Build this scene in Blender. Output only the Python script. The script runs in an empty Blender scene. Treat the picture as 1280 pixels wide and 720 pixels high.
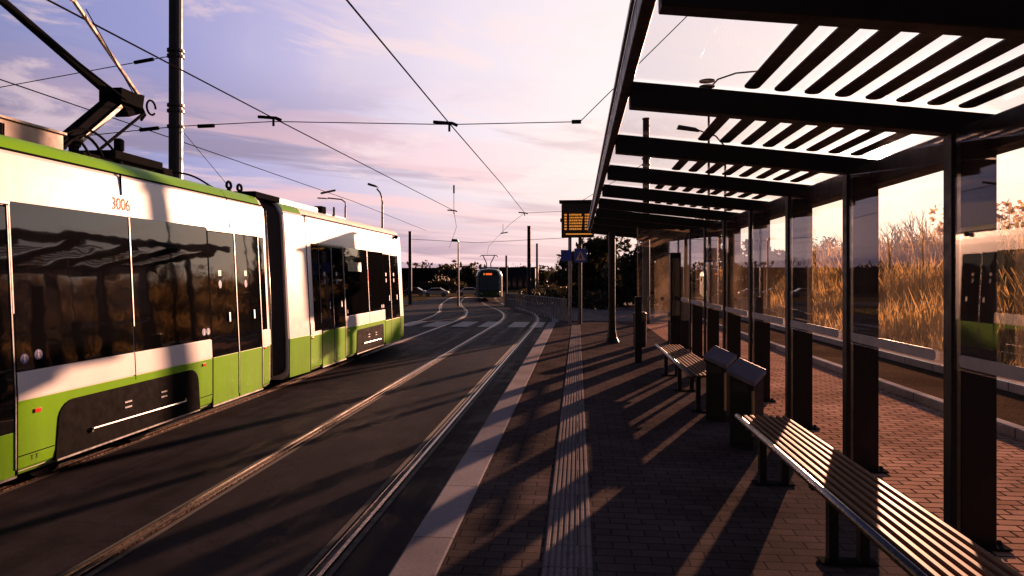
import bpy, math, random
from mathutils import Vector, Matrix
R = random.Random(7)
rad = math.radians
scene = bpy.context.scene
COL = scene.collection
PI = math.pi

# ------------------------------------------------------------------ helpers
LEAN = [False]
ORG = {}          # world origin of every object that can be a parent


class MB:
    """collects shapes in world coordinates, then links them as one mesh"""
    def __init__(self):
        self.v = []; self.f = []; self.m = []; self.cur = 0

    def add(self, vs, fs):
        o = len(self.v)
        self.v += [tuple(p) for p in vs]
        self.f += [tuple(i + o for i in f) for f in fs]
        self.m += [self.cur] * len(fs)
        return self

    def box(self, x0, x1, y0, y1, z0, z1):
        vs = [(x, y, z) for z in (z0, z1) for y in (y0, y1) for x in (x0, x1)]
        return self.add(vs, [(0, 2, 3, 1), (4, 5, 7, 6), (0, 1, 5, 4), (2, 6, 7, 3), (0, 4, 6, 2), (1, 3, 7, 5)])

    def sbox(self, x0, x1, y0, y1, z0, z1):
        if z0 < .81 and z1 > .83:
            vs = [(x, y, z) for z in (z0, .82, z1) for y in (y0, y1) for x in (x0, x1)]
            fs = [(0, 2, 3, 1), (8, 9, 11, 10)]
            for o in (0, 4):
                fs += [(o, o + 1, o + 5, o + 4), (o + 2, o + 6, o + 7, o + 3), (o, o + 4, o + 6, o + 2), (o + 1, o + 3, o + 7, o + 5)]
            return self.add(vs, fs)
        return self.box(x0, x1, y0, y1, z0, z1)

    def hexa(self, b, t):
        """bottom and top quads, both counter-clockwise from above"""
        return self.add(list(b) + list(t), [(3, 2, 1, 0), (4, 5, 6, 7), (0, 1, 5, 4), (1, 2, 6, 5), (2, 3, 7, 6), (3, 0, 4, 7)])

    def prism(self, pts, axis, a, b):
        """polygon pts (2-D) pushed along an axis from a to b"""
        def P(p, t):
            return (t, p[0], p[1]) if axis == 'x' else ((p[0], t, p[1]) if axis == 'y' else (p[0], p[1], t))
        n = len(pts)
        vs = [P(p, a) for p in pts] + [P(p, b) for p in pts]
        fs = [tuple(range(n)), tuple(range(2 * n - 1, n - 1, -1))]
        fs += [(i, i + n, (i + 1) % n + n, (i + 1) % n) for i in range(n)]
        return self.add(vs, fs)

    def strip(self, pts, ys):
        """open profile (x, z) swept along y"""
        n = len(pts)
        vs = [(p[0], y, p[1]) for y in ys for p in pts]
        fs = [(j * n + i, j * n + i + 1, (j + 1) * n + i + 1, (j + 1) * n + i) for j in range(len(ys) - 1) for i in range(n - 1)]
        return self.add(vs, fs)

    def tube(self, pts, r, n=8, r1=None, cap=True):
        pts = [Vector(p) for p in pts]
        k = len(pts)
        vs = []; fs = []
        ref = None
        for i, p in enumerate(pts):
            d = (pts[min(i + 1, k - 1)] - pts[max(i - 1, 0)]).normalized()
            if ref is None:
                ref = d.orthogonal().normalized()
            ref = (ref - d * ref.dot(d))
            ref = ref.normalized() if ref.length > 1e-6 else d.orthogonal().normalized()
            bi = d.cross(ref)
            rr = r if r1 is None else r + (r1 - r) * i / (k - 1)
            for a in range(n):
                t = 2 * PI * a / n
                vs.append(p + (ref * math.cos(t) + bi * math.sin(t)) * rr)
        for i in range(k - 1):
            for a in range(n):
                b = (a + 1) % n
                fs.append((i * n + a, i * n + b, (i + 1) * n + b, (i + 1) * n + a))
        if cap:
            fs.append(tuple(range(n - 1, -1, -1))); fs.append(tuple((k - 1) * n + a for a in range(n)))
        return self.add(vs, fs)

    def lathe(self, c, prof, n=16):
        vs = []; fs = []
        k = len(prof)
        for r, z in prof:
            for a in range(n):
                t = 2 * PI * a / n
                vs.append((c[0] + r * math.cos(t), c[1] + r * math.sin(t), c[2] + z))
        for i in range(k - 1):
            for a in range(n):
                b = (a + 1) % n
                fs.append((i * n + a, i * n + b, (i + 1) * n + b, (i + 1) * n + a))
        fs.append(tuple(range(n - 1, -1, -1))); fs.append(tuple((k - 1) * n + a for a in range(n)))
        return self.add(vs, fs)

    def quad(self, a, b, c, d):
        return self.add([a, b, c, d], [(0, 1, 2, 3)])

    def build(self, name, mat, parent=None, bevel=0, smooth=False, seg=2, rot=None):
        o = ORG[parent.name] if parent else Vector((0, 0, 0))
        if LEAN[0]:       # the tram's flanks lean inward above the waist
            self.v = [(x - (1 if x > -5.55 else -1) * .05 * min(1, abs(x + 5.55) / 1.0) * max(0, min(z, 2.97) - .82), y, z) for x, y, z in self.v]
        me = bpy.data.meshes.new(name)
        me.from_pydata([(p[0] - o[0], p[1] - o[1], p[2] - o[2]) for p in self.v], [], self.f)
        for mm in (mat if isinstance(mat, (list, tuple)) else [mat]):
            me.materials.append(mm)
        for p, i in zip(me.polygons, self.m):
            p.material_index = i
            p.use_smooth = smooth
        me.update()
        ob = bpy.data.objects.new(name, me)
        COL.objects.link(ob)
        ORG[ob.name] = Vector(o)
        if parent:
            ob.parent = parent
        if bevel:
            b = ob.modifiers.new('bevel', 'BEVEL')
            b.width = bevel; b.segments = seg; b.limit_method = 'ANGLE'; b.angle_limit = rad(40)
        return ob


def tag(o, label=None, cat=None, group=None, kind=None):
    if label: o['label'] = label
    if cat: o['category'] = cat
    if group: o['group'] = group
    if kind: o['kind'] = kind
    return o


def thing(name, loc, label, cat, group=None):
    o = bpy.data.objects.new(name, None)
    o.empty_display_size = .2
    o.location = loc
    COL.objects.link(o)
    ORG[o.name] = Vector(loc)
    return tag(o, label, cat, group)


def kids(o):
    return [c for c in bpy.data.objects if c.parent == o]


def dup(o, parent=None):
    c = o.copy()
    COL.objects.link(c)
    c.parent = parent
    for k in kids(o):
        dup(k, c)
    return c


def text_mesh(txt, size, mat, name, parent, place):
    """lettering as real geometry; place(x, y) gives the world point"""
    cu = bpy.data.curves.new('lettering', 'FONT')
    cu.body = txt; cu.size = size; cu.align_x = 'CENTER'; cu.align_y = 'CENTER'
    tmp = bpy.data.objects.new('lettering', cu)
    COL.objects.link(tmp)
    dg = bpy.context.evaluated_depsgraph_get()
    me = bpy.data.meshes.new_from_object(tmp.evaluated_get(dg))
    vs = [place(v.co.x, v.co.y) for v in me.vertices]
    fs = [tuple(p.vertices) for p in me.polygons]
    bpy.data.objects.remove(tmp); bpy.data.meshes.remove(me); bpy.data.curves.remove(cu)
    return MB().add(vs, fs).build(name, mat, parent)


# ------------------------------------------------------------------ node helpers
class NT:
    def __init__(self, tree):
        self.t = tree; self.n = tree.nodes; self.l = tree.links

    def node(self, typ, **kw):
        nd = self.n.new(typ)
        for k, v in kw.items():
            setattr(nd, k, v)
        return nd

    def put(self, sock, val):
        if isinstance(val, bpy.types.NodeSocket):
            self.l.new(val, sock)
        elif val is not None:
            if hasattr(sock.default_value, '__len__') and not hasattr(val, '__len__'):
                val = (val,) * len(sock.default_value)
            if hasattr(val, '__len__') and len(sock.default_value) == 4 and len(val) == 3:
                val = (*val, 1)
            sock.default_value = val

    def math(self, op, a, b=None, clamp=False):
        nd = self.node('ShaderNodeMath', operation=op, use_clamp=clamp)
        self.put(nd.inputs[0], a)
        if b is not None: self.put(nd.inputs[1], b)
        return nd.outputs[0]

    def vmath(self, op, a, b=None):
        nd = self.node('ShaderNodeVectorMath', operation=op)
        self.put(nd.inputs[0], a)
        if b is not None: self.put(nd.inputs[1], b)
        return nd.outputs['Value'] if op in ('DOT_PRODUCT', 'LENGTH') else nd.outputs[0]

    def mix(self, f, a, b, mode='MIX'):
        nd = self.node('ShaderNodeMix', data_type='RGBA', blend_type=mode)
        self.put(nd.inputs[0], f); self.put(nd.inputs[6], a); self.put(nd.inputs[7], b)
        return nd.outputs[2]

    def ramp(self, f, stops, interp='LINEAR'):
        nd = self.node('ShaderNodeValToRGB')
        cr = nd.color_ramp
        cr.interpolation = interp
        while len(cr.elements) < len(stops):
            cr.elements.new(.5)
        for e, (p, c) in zip(cr.elements, stops):
            e.position = p
            e.color = (*c, 1) if hasattr(c, '__len__') else (c, c, c, 1)
        self.put(nd.inputs[0], f)
        return nd.outputs[0]

    def mr(self, v, a, b, c=0, d=1, smooth=True):
        nd = self.node('ShaderNodeMapRange', interpolation_type='SMOOTHSTEP' if smooth else 'LINEAR')
        for i, x in enumerate((v, a, b, c, d)):
            self.put(nd.inputs[i], x)
        return nd.outputs[0]

    def noise(self, vec, scale, detail=3, rough=.55, dist=0):
        nd = self.node('ShaderNodeTexNoise')
        self.put(nd.inputs['Vector'], vec)
        nd.inputs['Scale'].default_value = scale
        nd.inputs['Detail'].default_value = detail
        nd.inputs['Roughness'].default_value = rough
        nd.inputs['Distortion'].default_value = dist
        return nd.outputs[0]

    def mapping(self, vec, scale=(1, 1, 1), rot=(0, 0, 0), loc=(0, 0, 0)):
        nd = self.node('ShaderNodeMapping')
        self.put(nd.inputs[0], vec)
        nd.inputs['Location'].default_value = loc
        nd.inputs['Rotation'].default_value = rot
        nd.inputs['Scale'].default_value = scale
        return nd.outputs[0]

    def bump(self, h, strength=.3, dist=.01):
        nd = self.node('ShaderNodeBump')
        nd.inputs['Strength'].default_value = strength
        nd.inputs['Distance'].default_value = dist
        self.put(nd.inputs['Height'], h)
        return nd.outputs[0]


def new_mat(name):
    m = bpy.data.materials.new(name)
    m.use_nodes = True
    nt = NT(m.node_tree)
    bs = nt.n['Principled BSDF']
    pos = nt.node('ShaderNodeNewGeometry').outputs['Position']
    return m, nt, bs, pos


def plain(name, col, rough=.5, metal=0, var=.15, scale=6, bump=0, bscale=40, spec=.5, coat=0, dirt=0, rvar=.1, splash=0):
    m, nt, bs, pos = new_mat(name)
    n = nt.noise(pos, scale, 5)
    f = nt.mr(n, .3, .7, 1 - var, 1 + var, smooth=False)
    c = nt.vmath('SCALE', col)
    c.node.inputs[0].default_value = col
    nt.put(c.node.inputs['Scale'], f)
    if dirt:
        d = nt.mr(nt.noise(nt.mapping(pos, (1, 1, .25)), 9, 8, .7), .5, .75, 0, dirt)
        c = nt.mix(d, c, (.05, .042, .036))
    if splash:        # dried road dirt, thickest near the wheels and sills
        sp = nt.node('ShaderNodeSeparateXYZ'); nt.put(sp.inputs[0], pos)
        hz_ = nt.mr(sp.outputs[2], .2, 1.0, 1, 0)
        k = nt.math('MULTIPLY', nt.math('MULTIPLY', hz_, nt.mr(nt.noise(nt.mapping(pos, (1, 1, .35)), 5, 8, .7), .35, .7, .15, 1)), splash)
        st = nt.math('MULTIPLY', nt.mr(nt.noise(nt.mapping(pos, (1, 7, .22)), 2.2, 5, .65), .58, .78, 0, .3), splash)
        c = nt.mix(nt.math('MAXIMUM', k, st), c, (.07, .055, .045))
    nt.put(bs.inputs['Base Color'], c)
    nt.put(bs.inputs['Roughness'], nt.mr(nt.noise(pos, scale * 2.3, 4), .3, .7, max(rough - rvar, 0.02), rough + rvar))
    bs.inputs['Metallic'].default_value = metal
    bs.inputs['Specular IOR Level'].default_value = spec
    bs.inputs['Coat Weight'].default_value = coat
    bs.inputs['Coat Roughness'].default_value = .06
    if bump:
        nt.put(bs.inputs['Normal'], nt.bump(nt.noise(pos, bscale, 4), bump, .004))
    return m


M = {}
M['anthracite'] = plain('anthracite_steel', (.016, .016, .018), .45, 0, .2, 5, .05, 60, dirt=.1, spec=.2)
M['slat_dark'] = plain('dark_roof_slat', (.024, .022, .022), .5, 0, .2, 5)
M['pole_dark'] = plain('dark_painted_pole', (.02, .02, .021), .5, 0, .25, 3, .1, 40)
M['galv'] = plain('galvanised_steel', (.22, .22, .23), .45, .6, .25, 8)
M['bright_steel'] = plain('worn_bright_steel', (.2, .185, .175), .34, 1, .2, 30)
M['rail'] = plain('rail_steel', (.13, .075, .052), .3, 1, .4, 14, .06, 90, rvar=.12)
M['rail_side'] = plain('rusty_rail_side', (.07, .045, .034), .7, .2, .3, 20, .3, 80)
M['groove'] = plain('rail_groove_dirt', (.015, .013, .012), .85)
M['tram_white'] = plain('tram_white_paint', (.66, .64, .62), .3, 0, .015, 3, 0, 40, coat=.15, spec=.3, rvar=.02, splash=.35)
M['tram_green'] = plain('tram_green_paint', (.135, .33, .006), .3, 0, .02, 3, 0, 40, coat=0, spec=.07, rvar=.02, splash=.3)
M['tram_roof'] = plain('tram_roof_grey', (.33, .34, .32), .55, 0, .15, 4, dirt=.25)
M['tram_black'] = plain('tram_black_trim', (.009, .009, .010), .6, spec=0)
M['tram_bogie'] = plain('tram_bogie_cover', (.007, .0065, .0065), .75, 0, .3, 6, .06, 30, spec=.01)
M['rubber'] = plain('bellows_rubber', (.03, .028, .028), .5)
M['beige_box'] = plain('brown_roof_box', (.27, .155, .10), .45, 0, .08, 4, dirt=.15)
M['red_lens'] = plain('red_reflector', (.55, .04, .02), .2, 0, .1)
M['orange_paint'] = plain('orange_paint', (.6, .16, .03), .4)
M['tan_paint'] = plain('tan_lettering', (.24, .11, .035), .6, spec=.1)
M['wire'] = plain('oxidised_wire', (.010, .009, .010), .9, spec=0)
M['white_sticker'] = plain('white_sticker', (.42, .38, .38), .5, spec=.1)
M['blue_sticker'] = plain('blue_sticker', (.07, .09, .22), .5, spec=.1)
M['sign_blue'] = plain('sign_blue', (.03, .06, .35), .35)
M['board_black'] = plain('display_board_black', (.012, .012, .013), .5)
M['wood'] = None
M['plate'] = plain('dull_foot_plate', (.02, .02, .021), .8, spec=0)
M['lid'] = plain('bin_lid_metal', (.17, .17, .21), .55, 0, .15, 6, spec=.1)
M['crossing'] = plain('crossing_paint', (.10, .095, .10), .7, 0, .25, 4, .2, 60, dirt=.55)
M['car_dark'] = plain('dark_car_paint', (.03, .032, .04), .25, .2, .1, 4, coat=.5)
M['car_light'] = plain('silver_car_paint', (.5, .5, .52), .25, .3, .1, 4, coat=.5)
M['car_glass'] = plain('car_glass', (.015, .016, .018), .06)
M['tyre'] = plain('tyre_rubber', (.018, .018, .018), .8)
M['bark'] = plain('bark', (.06, .045, .035), .85, 0, .3, 10, .5, 30)
M['build_dark'] = plain('dark_cladding', (.02, .018, .018), .7, 0, .2, 1.5, spec=.05)
M['build_blue'] = plain('blue_grey_cladding', (.035, .038, .055), .6, 0, .2, 1.5, spec=.05)
M['build_glass'] = plain('building_glass', (.02, .022, .028), .1)
M['frost'] = plain('frosted_film', (.33, .32, .36), .55)
M['bin'] = plain('bin_grey_metal', (.022, .022, .025), .5, 0, .15, 6, .03, 50, spec=.12)
M['lit_gold'] = plain('gold_lit_edge', (.42, .3, .17), .4, .5, .1)  # gold colour imitates edges and slits that catch the low sun


def emit(name, col, s):
    m, nt, bs, pos = new_mat(name)
    bs.inputs['Base Color'].default_value = (*col, 1)
    bs.inputs['Emission Color'].default_value = (*col, 1)
    bs.inputs['Emission Strength'].default_value = s
    return m


M['led'] = emit('amber_led', (1, .36, .05), .17)
M['led_red'] = emit('red_orange_led', (1, .13, .03), .32)


def mk_wood():
    m, nt, bs, pos = new_mat('varnished_slat_wood')
    g = nt.noise(nt.mapping(pos, (40, 1.6, 40)), 3, 6, .6, .4)
    isl = nt.node('ShaderNodeNewGeometry').outputs['Random Per Island']
    c = nt.ramp(g, [(.25, (.11, .062, .036)), (.75, (.20, .12, .072))])
    oi = nt.node('ShaderNodeObjectInfo').outputs['Random']
    c = nt.mix(nt.math('MULTIPLY', oi, .4), c, (.22, .135, .085))
    nt.put(bs.inputs['Base Color'], c)
    bs.inputs['Roughness'].default_value = .5
    bs.inputs['Specular IOR Level'].default_value = .01
    nt.put(bs.inputs['Normal'], nt.bump(g, .2, .003))
    return m


M['wood'] = mk_wood()


def mk_darkglass():
    m, nt, bs, pos = new_mat('tinted_tram_glass')
    bs.inputs['Base Color'].default_value = (.003, .003, .0035, 1)
    bs.inputs['Roughness'].default_value = .03
    bs.inputs['IOR'].default_value = 1.75
    h = nt.noise(nt.mapping(pos, (1, 1, 1.8)), 1.7, 2, .4)
    nt.put(bs.inputs['Normal'], nt.bump(h, .05, .05))
    return m


M['dark_glass'] = mk_darkglass()


def mk_glass(name, tint, haze, rough=0.0, refl=1.6):
    m, nt, bs, pos = new_mat(name)
    out = nt.n['Material Output']
    nt.n.remove(bs)
    tr = nt.node('ShaderNodeBsdfTransparent'); nt.put(tr.inputs[0], tint)
    gl = nt.node('ShaderNodeBsdfGlossy'); nt.put(gl.inputs['Color'], (1, 1, 1)); gl.inputs['Roughness'].default_value = rough
    geo = nt.node('ShaderNodeNewGeometry')
    cs = nt.math('ABSOLUTE', nt.vmath('DOT_PRODUCT', geo.outputs['Normal'], geo.outputs['Incoming']))
    f = nt.math('MULTIPLY', nt.math('ADD', .04, nt.math('MULTIPLY', nt.math('POWER', nt.math('SUBTRACT', 1, cs), 5), .96)), refl, True)
    a = nt.node('ShaderNodeMixShader')
    nt.put(a.inputs[0], f); nt.l.new(tr.outputs[0], a.inputs[1]); nt.l.new(gl.outputs[0], a.inputs[2])
    if haze:
        tl = nt.node('ShaderNodeBsdfTranslucent'); nt.put(tl.inputs[0], (.85, .62, .42))  # warm translucent layer imitates the golden haze of the backlit panes
        dn = nt.math('ADD', nt.mr(nt.noise(nt.mapping(pos, (1, 1, .6)), 3, 6, .65), .35, .75, .25, 1), nt.mr(nt.noise(nt.mapping(pos, (1, 5, .5)), 14, 5, .7), .55, .75, 0, .8))
        b = nt.node('ShaderNodeMixShader')
        nt.put(b.inputs[0], nt.math('MULTIPLY', dn, haze))
        nt.l.new(a.outputs[0], b.inputs[1]); nt.l.new(tl.outputs[0], b.inputs[2])
        a = b
    nt.l.new(a.outputs[0], out.inputs[0])
    return m


M['glass'] = mk_glass('hazy_shelter_glass', (.96, .96, .96), .035, refl=.65)
M['roof_glass'] = mk_glass('roof_glass', (.95, .94, .97), .003, refl=.35)


def mk_asphalt(name, base, warm=0.0, joints=False):
    m, nt, bs, pos = new_mat(name)
    fine = nt.noise(pos, 160, 3, .7)
    mid = nt.noise(pos, 2.2, 6, .62)
    big = nt.noise(nt.mapping(pos, (1, .25, 1)), .7, 5, .6)
    streak = nt.noise(nt.mapping(pos, (3.5, .12, 1)), 1.4, 6, .65)
    v = nt.math('MULTIPLY', nt.mr(mid, .25, .75, .6, 1.4, False), nt.mr(big, .3, .7, .65, 1.35, False))
    v = nt.math('MULTIPLY', v, nt.mr(streak, .3, .7, .7, 1.3, False))
    v = nt.math('MULTIPLY', v, nt.mr(fine, .3, .7, .72, 1.28, False))
    vo = nt.node('ShaderNodeTexVoronoi', feature='DISTANCE_TO_EDGE')
    nt.put(vo.inputs['Vector'], nt.vmath('ADD', pos, nt.vmath('SCALE', nt.node('ShaderNodeCombineXYZ').outputs[0])))
    vo.inputs['Scale'].default_value = .35
    nv = nt.node('ShaderNodeTexNoise'); nt.put(nv.inputs['Vector'], pos); nv.inputs['Scale'].default_value = 2.5; nv.inputs['Detail'].default_value = 6
    sc = nt.vmath('SCALE', nv.outputs['Color']); sc.node.inputs['Scale'].default_value = .8
    nt.put(vo.inputs['Vector'], nt.vmath('ADD', pos, sc))
    crack = nt.mr(vo.outputs['Distance'], .0, .007, .72, 1)
    v = nt.math('MULTIPLY', v, crack)
    c = nt.vmath('SCALE', base); c.node.inputs[0].default_value = base; nt.put(c.node.inputs['Scale'], v)
    nt.put(bs.inputs['Base Color'], c)
    nt.put(bs.inputs['Roughness'], nt.mr(nt.math('ADD', mid, streak), .7, 1.3, .5, .8))
    bs.inputs['Specular IOR Level'].default_value = .008
    nt.put(bs.inputs['Normal'], nt.bump(nt.math('ADD', nt.math('MULTIPLY', fine, .6), nt.math('MULTIPLY', mid, 1.5)), .45, .006))
    return m


M['asphalt'] = mk_asphalt('dark_asphalt', (.0215, .020, .0235))
M['road'] = mk_asphalt('road_asphalt', (.075, .066, .066))


def mk_brick(name, c1, c2, mortar, w, h, ms=.012, rot=0, rough=.62, bump=.7, herring=False, offs=.5, grime=.35, spec=0.0):
    m, nt, bs, pos = new_mat(name)
    vec = nt.mapping(pos, (1, 1, 1), (0, 0, rot))
    wob = nt.node('ShaderNodeTexNoise'); nt.put(wob.inputs['Vector'], pos); wob.inputs['Scale'].default_value = 5
    sc = nt.vmath('SCALE', nt.vmath('SUBTRACT', wob.outputs['Color'], (.5, .5, .5))); sc.node.inputs['Scale'].default_value = .012
    vec = nt.vmath('ADD', vec, sc)
    br = nt.node('ShaderNodeTexBrick')
    br.offset = offs
    nt.put(br.inputs['Vector'], vec)
    nt.put(br.inputs['Color1'], c1); nt.put(br.inputs['Color2'], c2); nt.put(br.inputs['Mortar'], mortar)
    br.inputs['Scale'].default_value = 1
    br.inputs['Mortar Size'].default_value = ms
    br.inputs['Mortar Smooth'].default_value = .25
    br.inputs['Brick Width'].default_value = w
    br.inputs['Row Height'].default_value = h
    mid = nt.noise(pos, 1.3, 6, .6)
    fine = nt.noise(pos, 90, 4, .7)
    v = nt.math('MULTIPLY', nt.mr(mid, .3, .7, 1 - grime, 1 + grime, False), nt.mr(fine, .3, .7, .8, 1.2, False))
    gum = nt.node('ShaderNodeTexVoronoi'); nt.put(gum.inputs['Vector'], pos); gum.inputs['Scale'].default_value = 2.3
    v = nt.math('MULTIPLY', v, nt.mr(gum.outputs['Distance'], .045, .075, .6, 1))
    v = nt.math('MULTIPLY', v, nt.mr(nt.noise(pos, 3.1, 7, .7, .8), .6, .72, 1, .68))
    c = nt.vmath('SCALE', br.outputs['Color']); nt.put(c.node.inputs['Scale'], v)
    nt.put(bs.inputs['Base Color'], c)
    nt.put(bs.inputs['Roughness'], nt.mr(mid, .3, .7, rough - .12, rough + .12))
    bs.inputs['Specular IOR Level'].default_value = spec
    hgt = nt.math('ADD', nt.math('MULTIPLY', nt.math('SUBTRACT', 1, br.outputs['Fac']), 1.0), nt.math('MULTIPLY', fine, .12))
    nt.put(bs.inputs['Normal'], nt.bump(hgt, bump, .012))
    return m


M['brick'] = mk_brick('paving_brick', (.28, .165, .118), (.38, .235, .172), (.045, .031, .025), .20, .10, .009, bump=.9)
M['platform_pave'] = mk_brick('shaded_platform_paver', (.055, .046, .044), (.074, .061, .057), (.033, .028, .027), .20, .10, .006, rough=.6, bump=.3)  # darker, greyer copy of the brick; shelter shade put into its colour
M['kerb'] = mk_brick('granite_kerb', (.20, .19, .20), (.24, .228, .238), (.12, .11, .115), 3.0, .99, .008, rough=.6, bump=.25, grime=.22)
M['kerb_dark'] = mk_brick('concrete_kerb', (.26, .24, .23), (.34, .31, .3), (.07, .06, .06), 3.0, .99, .01, rough=.65, bump=.25)
M['tactile'] = mk_brick('tactile_slab', (.14, .128, .13), (.17, .157, .158), (.045, .04, .04), 1.5, .30, .005, rough=.6, bump=.25, grime=.2)
M['path'] = mk_brick('path_slab', (.15, .118, .105), (.19, .152, .137), (.07, .058, .054), .4, .4, .01, rough=.62, bump=.3)


def mk_soil(name, a, b):
    m, nt, bs, pos = new_mat(name)
    n = nt.noise(pos, .8, 8, .65)
    f = nt.noise(pos, 35, 5, .7)
    nt.put(bs.inputs['Base Color'], nt.mix(nt.mr(nt.math('ADD', n, nt.math('MULTIPLY', f, .5)), .5, 1), a, b))
    bs.inputs['Roughness'].default_value = .9
    bs.inputs['Specular IOR Level'].default_value = 0
    nt.put(bs.inputs['Normal'], nt.bump(f, .9, .05))
    return m


M['soil'] = mk_soil('rough_grass_soil', (.045, .04, .022), (.085, .068, .04))
M['verge'] = mk_soil('dry_verge_soil', (.045, .032, .022), (.10, .068, .045))


def mk_leaf(name, cols, trans=.35, rough=.6):
    m, nt, bs, pos = new_mat(name)
    isl = nt.node('ShaderNodeNewGeometry').outputs['Random Per Island']
    n = nt.noise(pos, .9, 3)
    v = nt.math('ADD', nt.math('MULTIPLY', isl, .45), nt.math('MULTIPLY', n, .55))
    c = nt.ramp(v, [(i / (len(cols) - 1) * .8 + .1, k) for i, k in enumerate(cols)])
    nt.put(bs.inputs['Base Color'], c)
    bs.inputs['Roughness'].default_value = rough
    bs.inputs['Specular IOR Level'].default_value = .25
    tl = nt.node('ShaderNodeBsdfTranslucent'); nt.put(tl.inputs[0], nt.mix(1.0, c, (1.5, 1.25, .8), 'MULTIPLY'))
    mx = nt.node('ShaderNodeMixShader'); mx.inputs[0].default_value = trans
    out = nt.n['Material Output']
    nt.l.new(bs.outputs[0], mx.inputs[1]); nt.l.new(tl.outputs[0], mx.inputs[2]); nt.l.new(mx.outputs[0], out.inputs[0])
    return m


M['reed'] = mk_leaf('dry_reed', [(.09, .066, .034), (.20, .145, .075), (.31, .225, .12), (.13, .10, .05)], .6)
M['leaf_olive'] = mk_leaf('olive_leaf', [(.04, .042, .018), (.08, .075, .03), (.12, .1, .045)], .4)
M['leaf_dark'] = mk_leaf('dark_leaf', [(.02, .024, .014), (.035, .038, .02), (.055, .05, .028)], .2)
M['grass'] = mk_leaf('verge_grass', [(.05, .06, .02), (.09, .09, .035), (.12, .105, .05)], .35)

# ------------------------------------------------------------------ world, sun, camera
EL, AZ = rad(8.9), rad(22.7)
SUN = Vector((math.sin(AZ) * math.cos(EL), math.cos(AZ) * math.cos(EL), math.sin(EL)))


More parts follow.
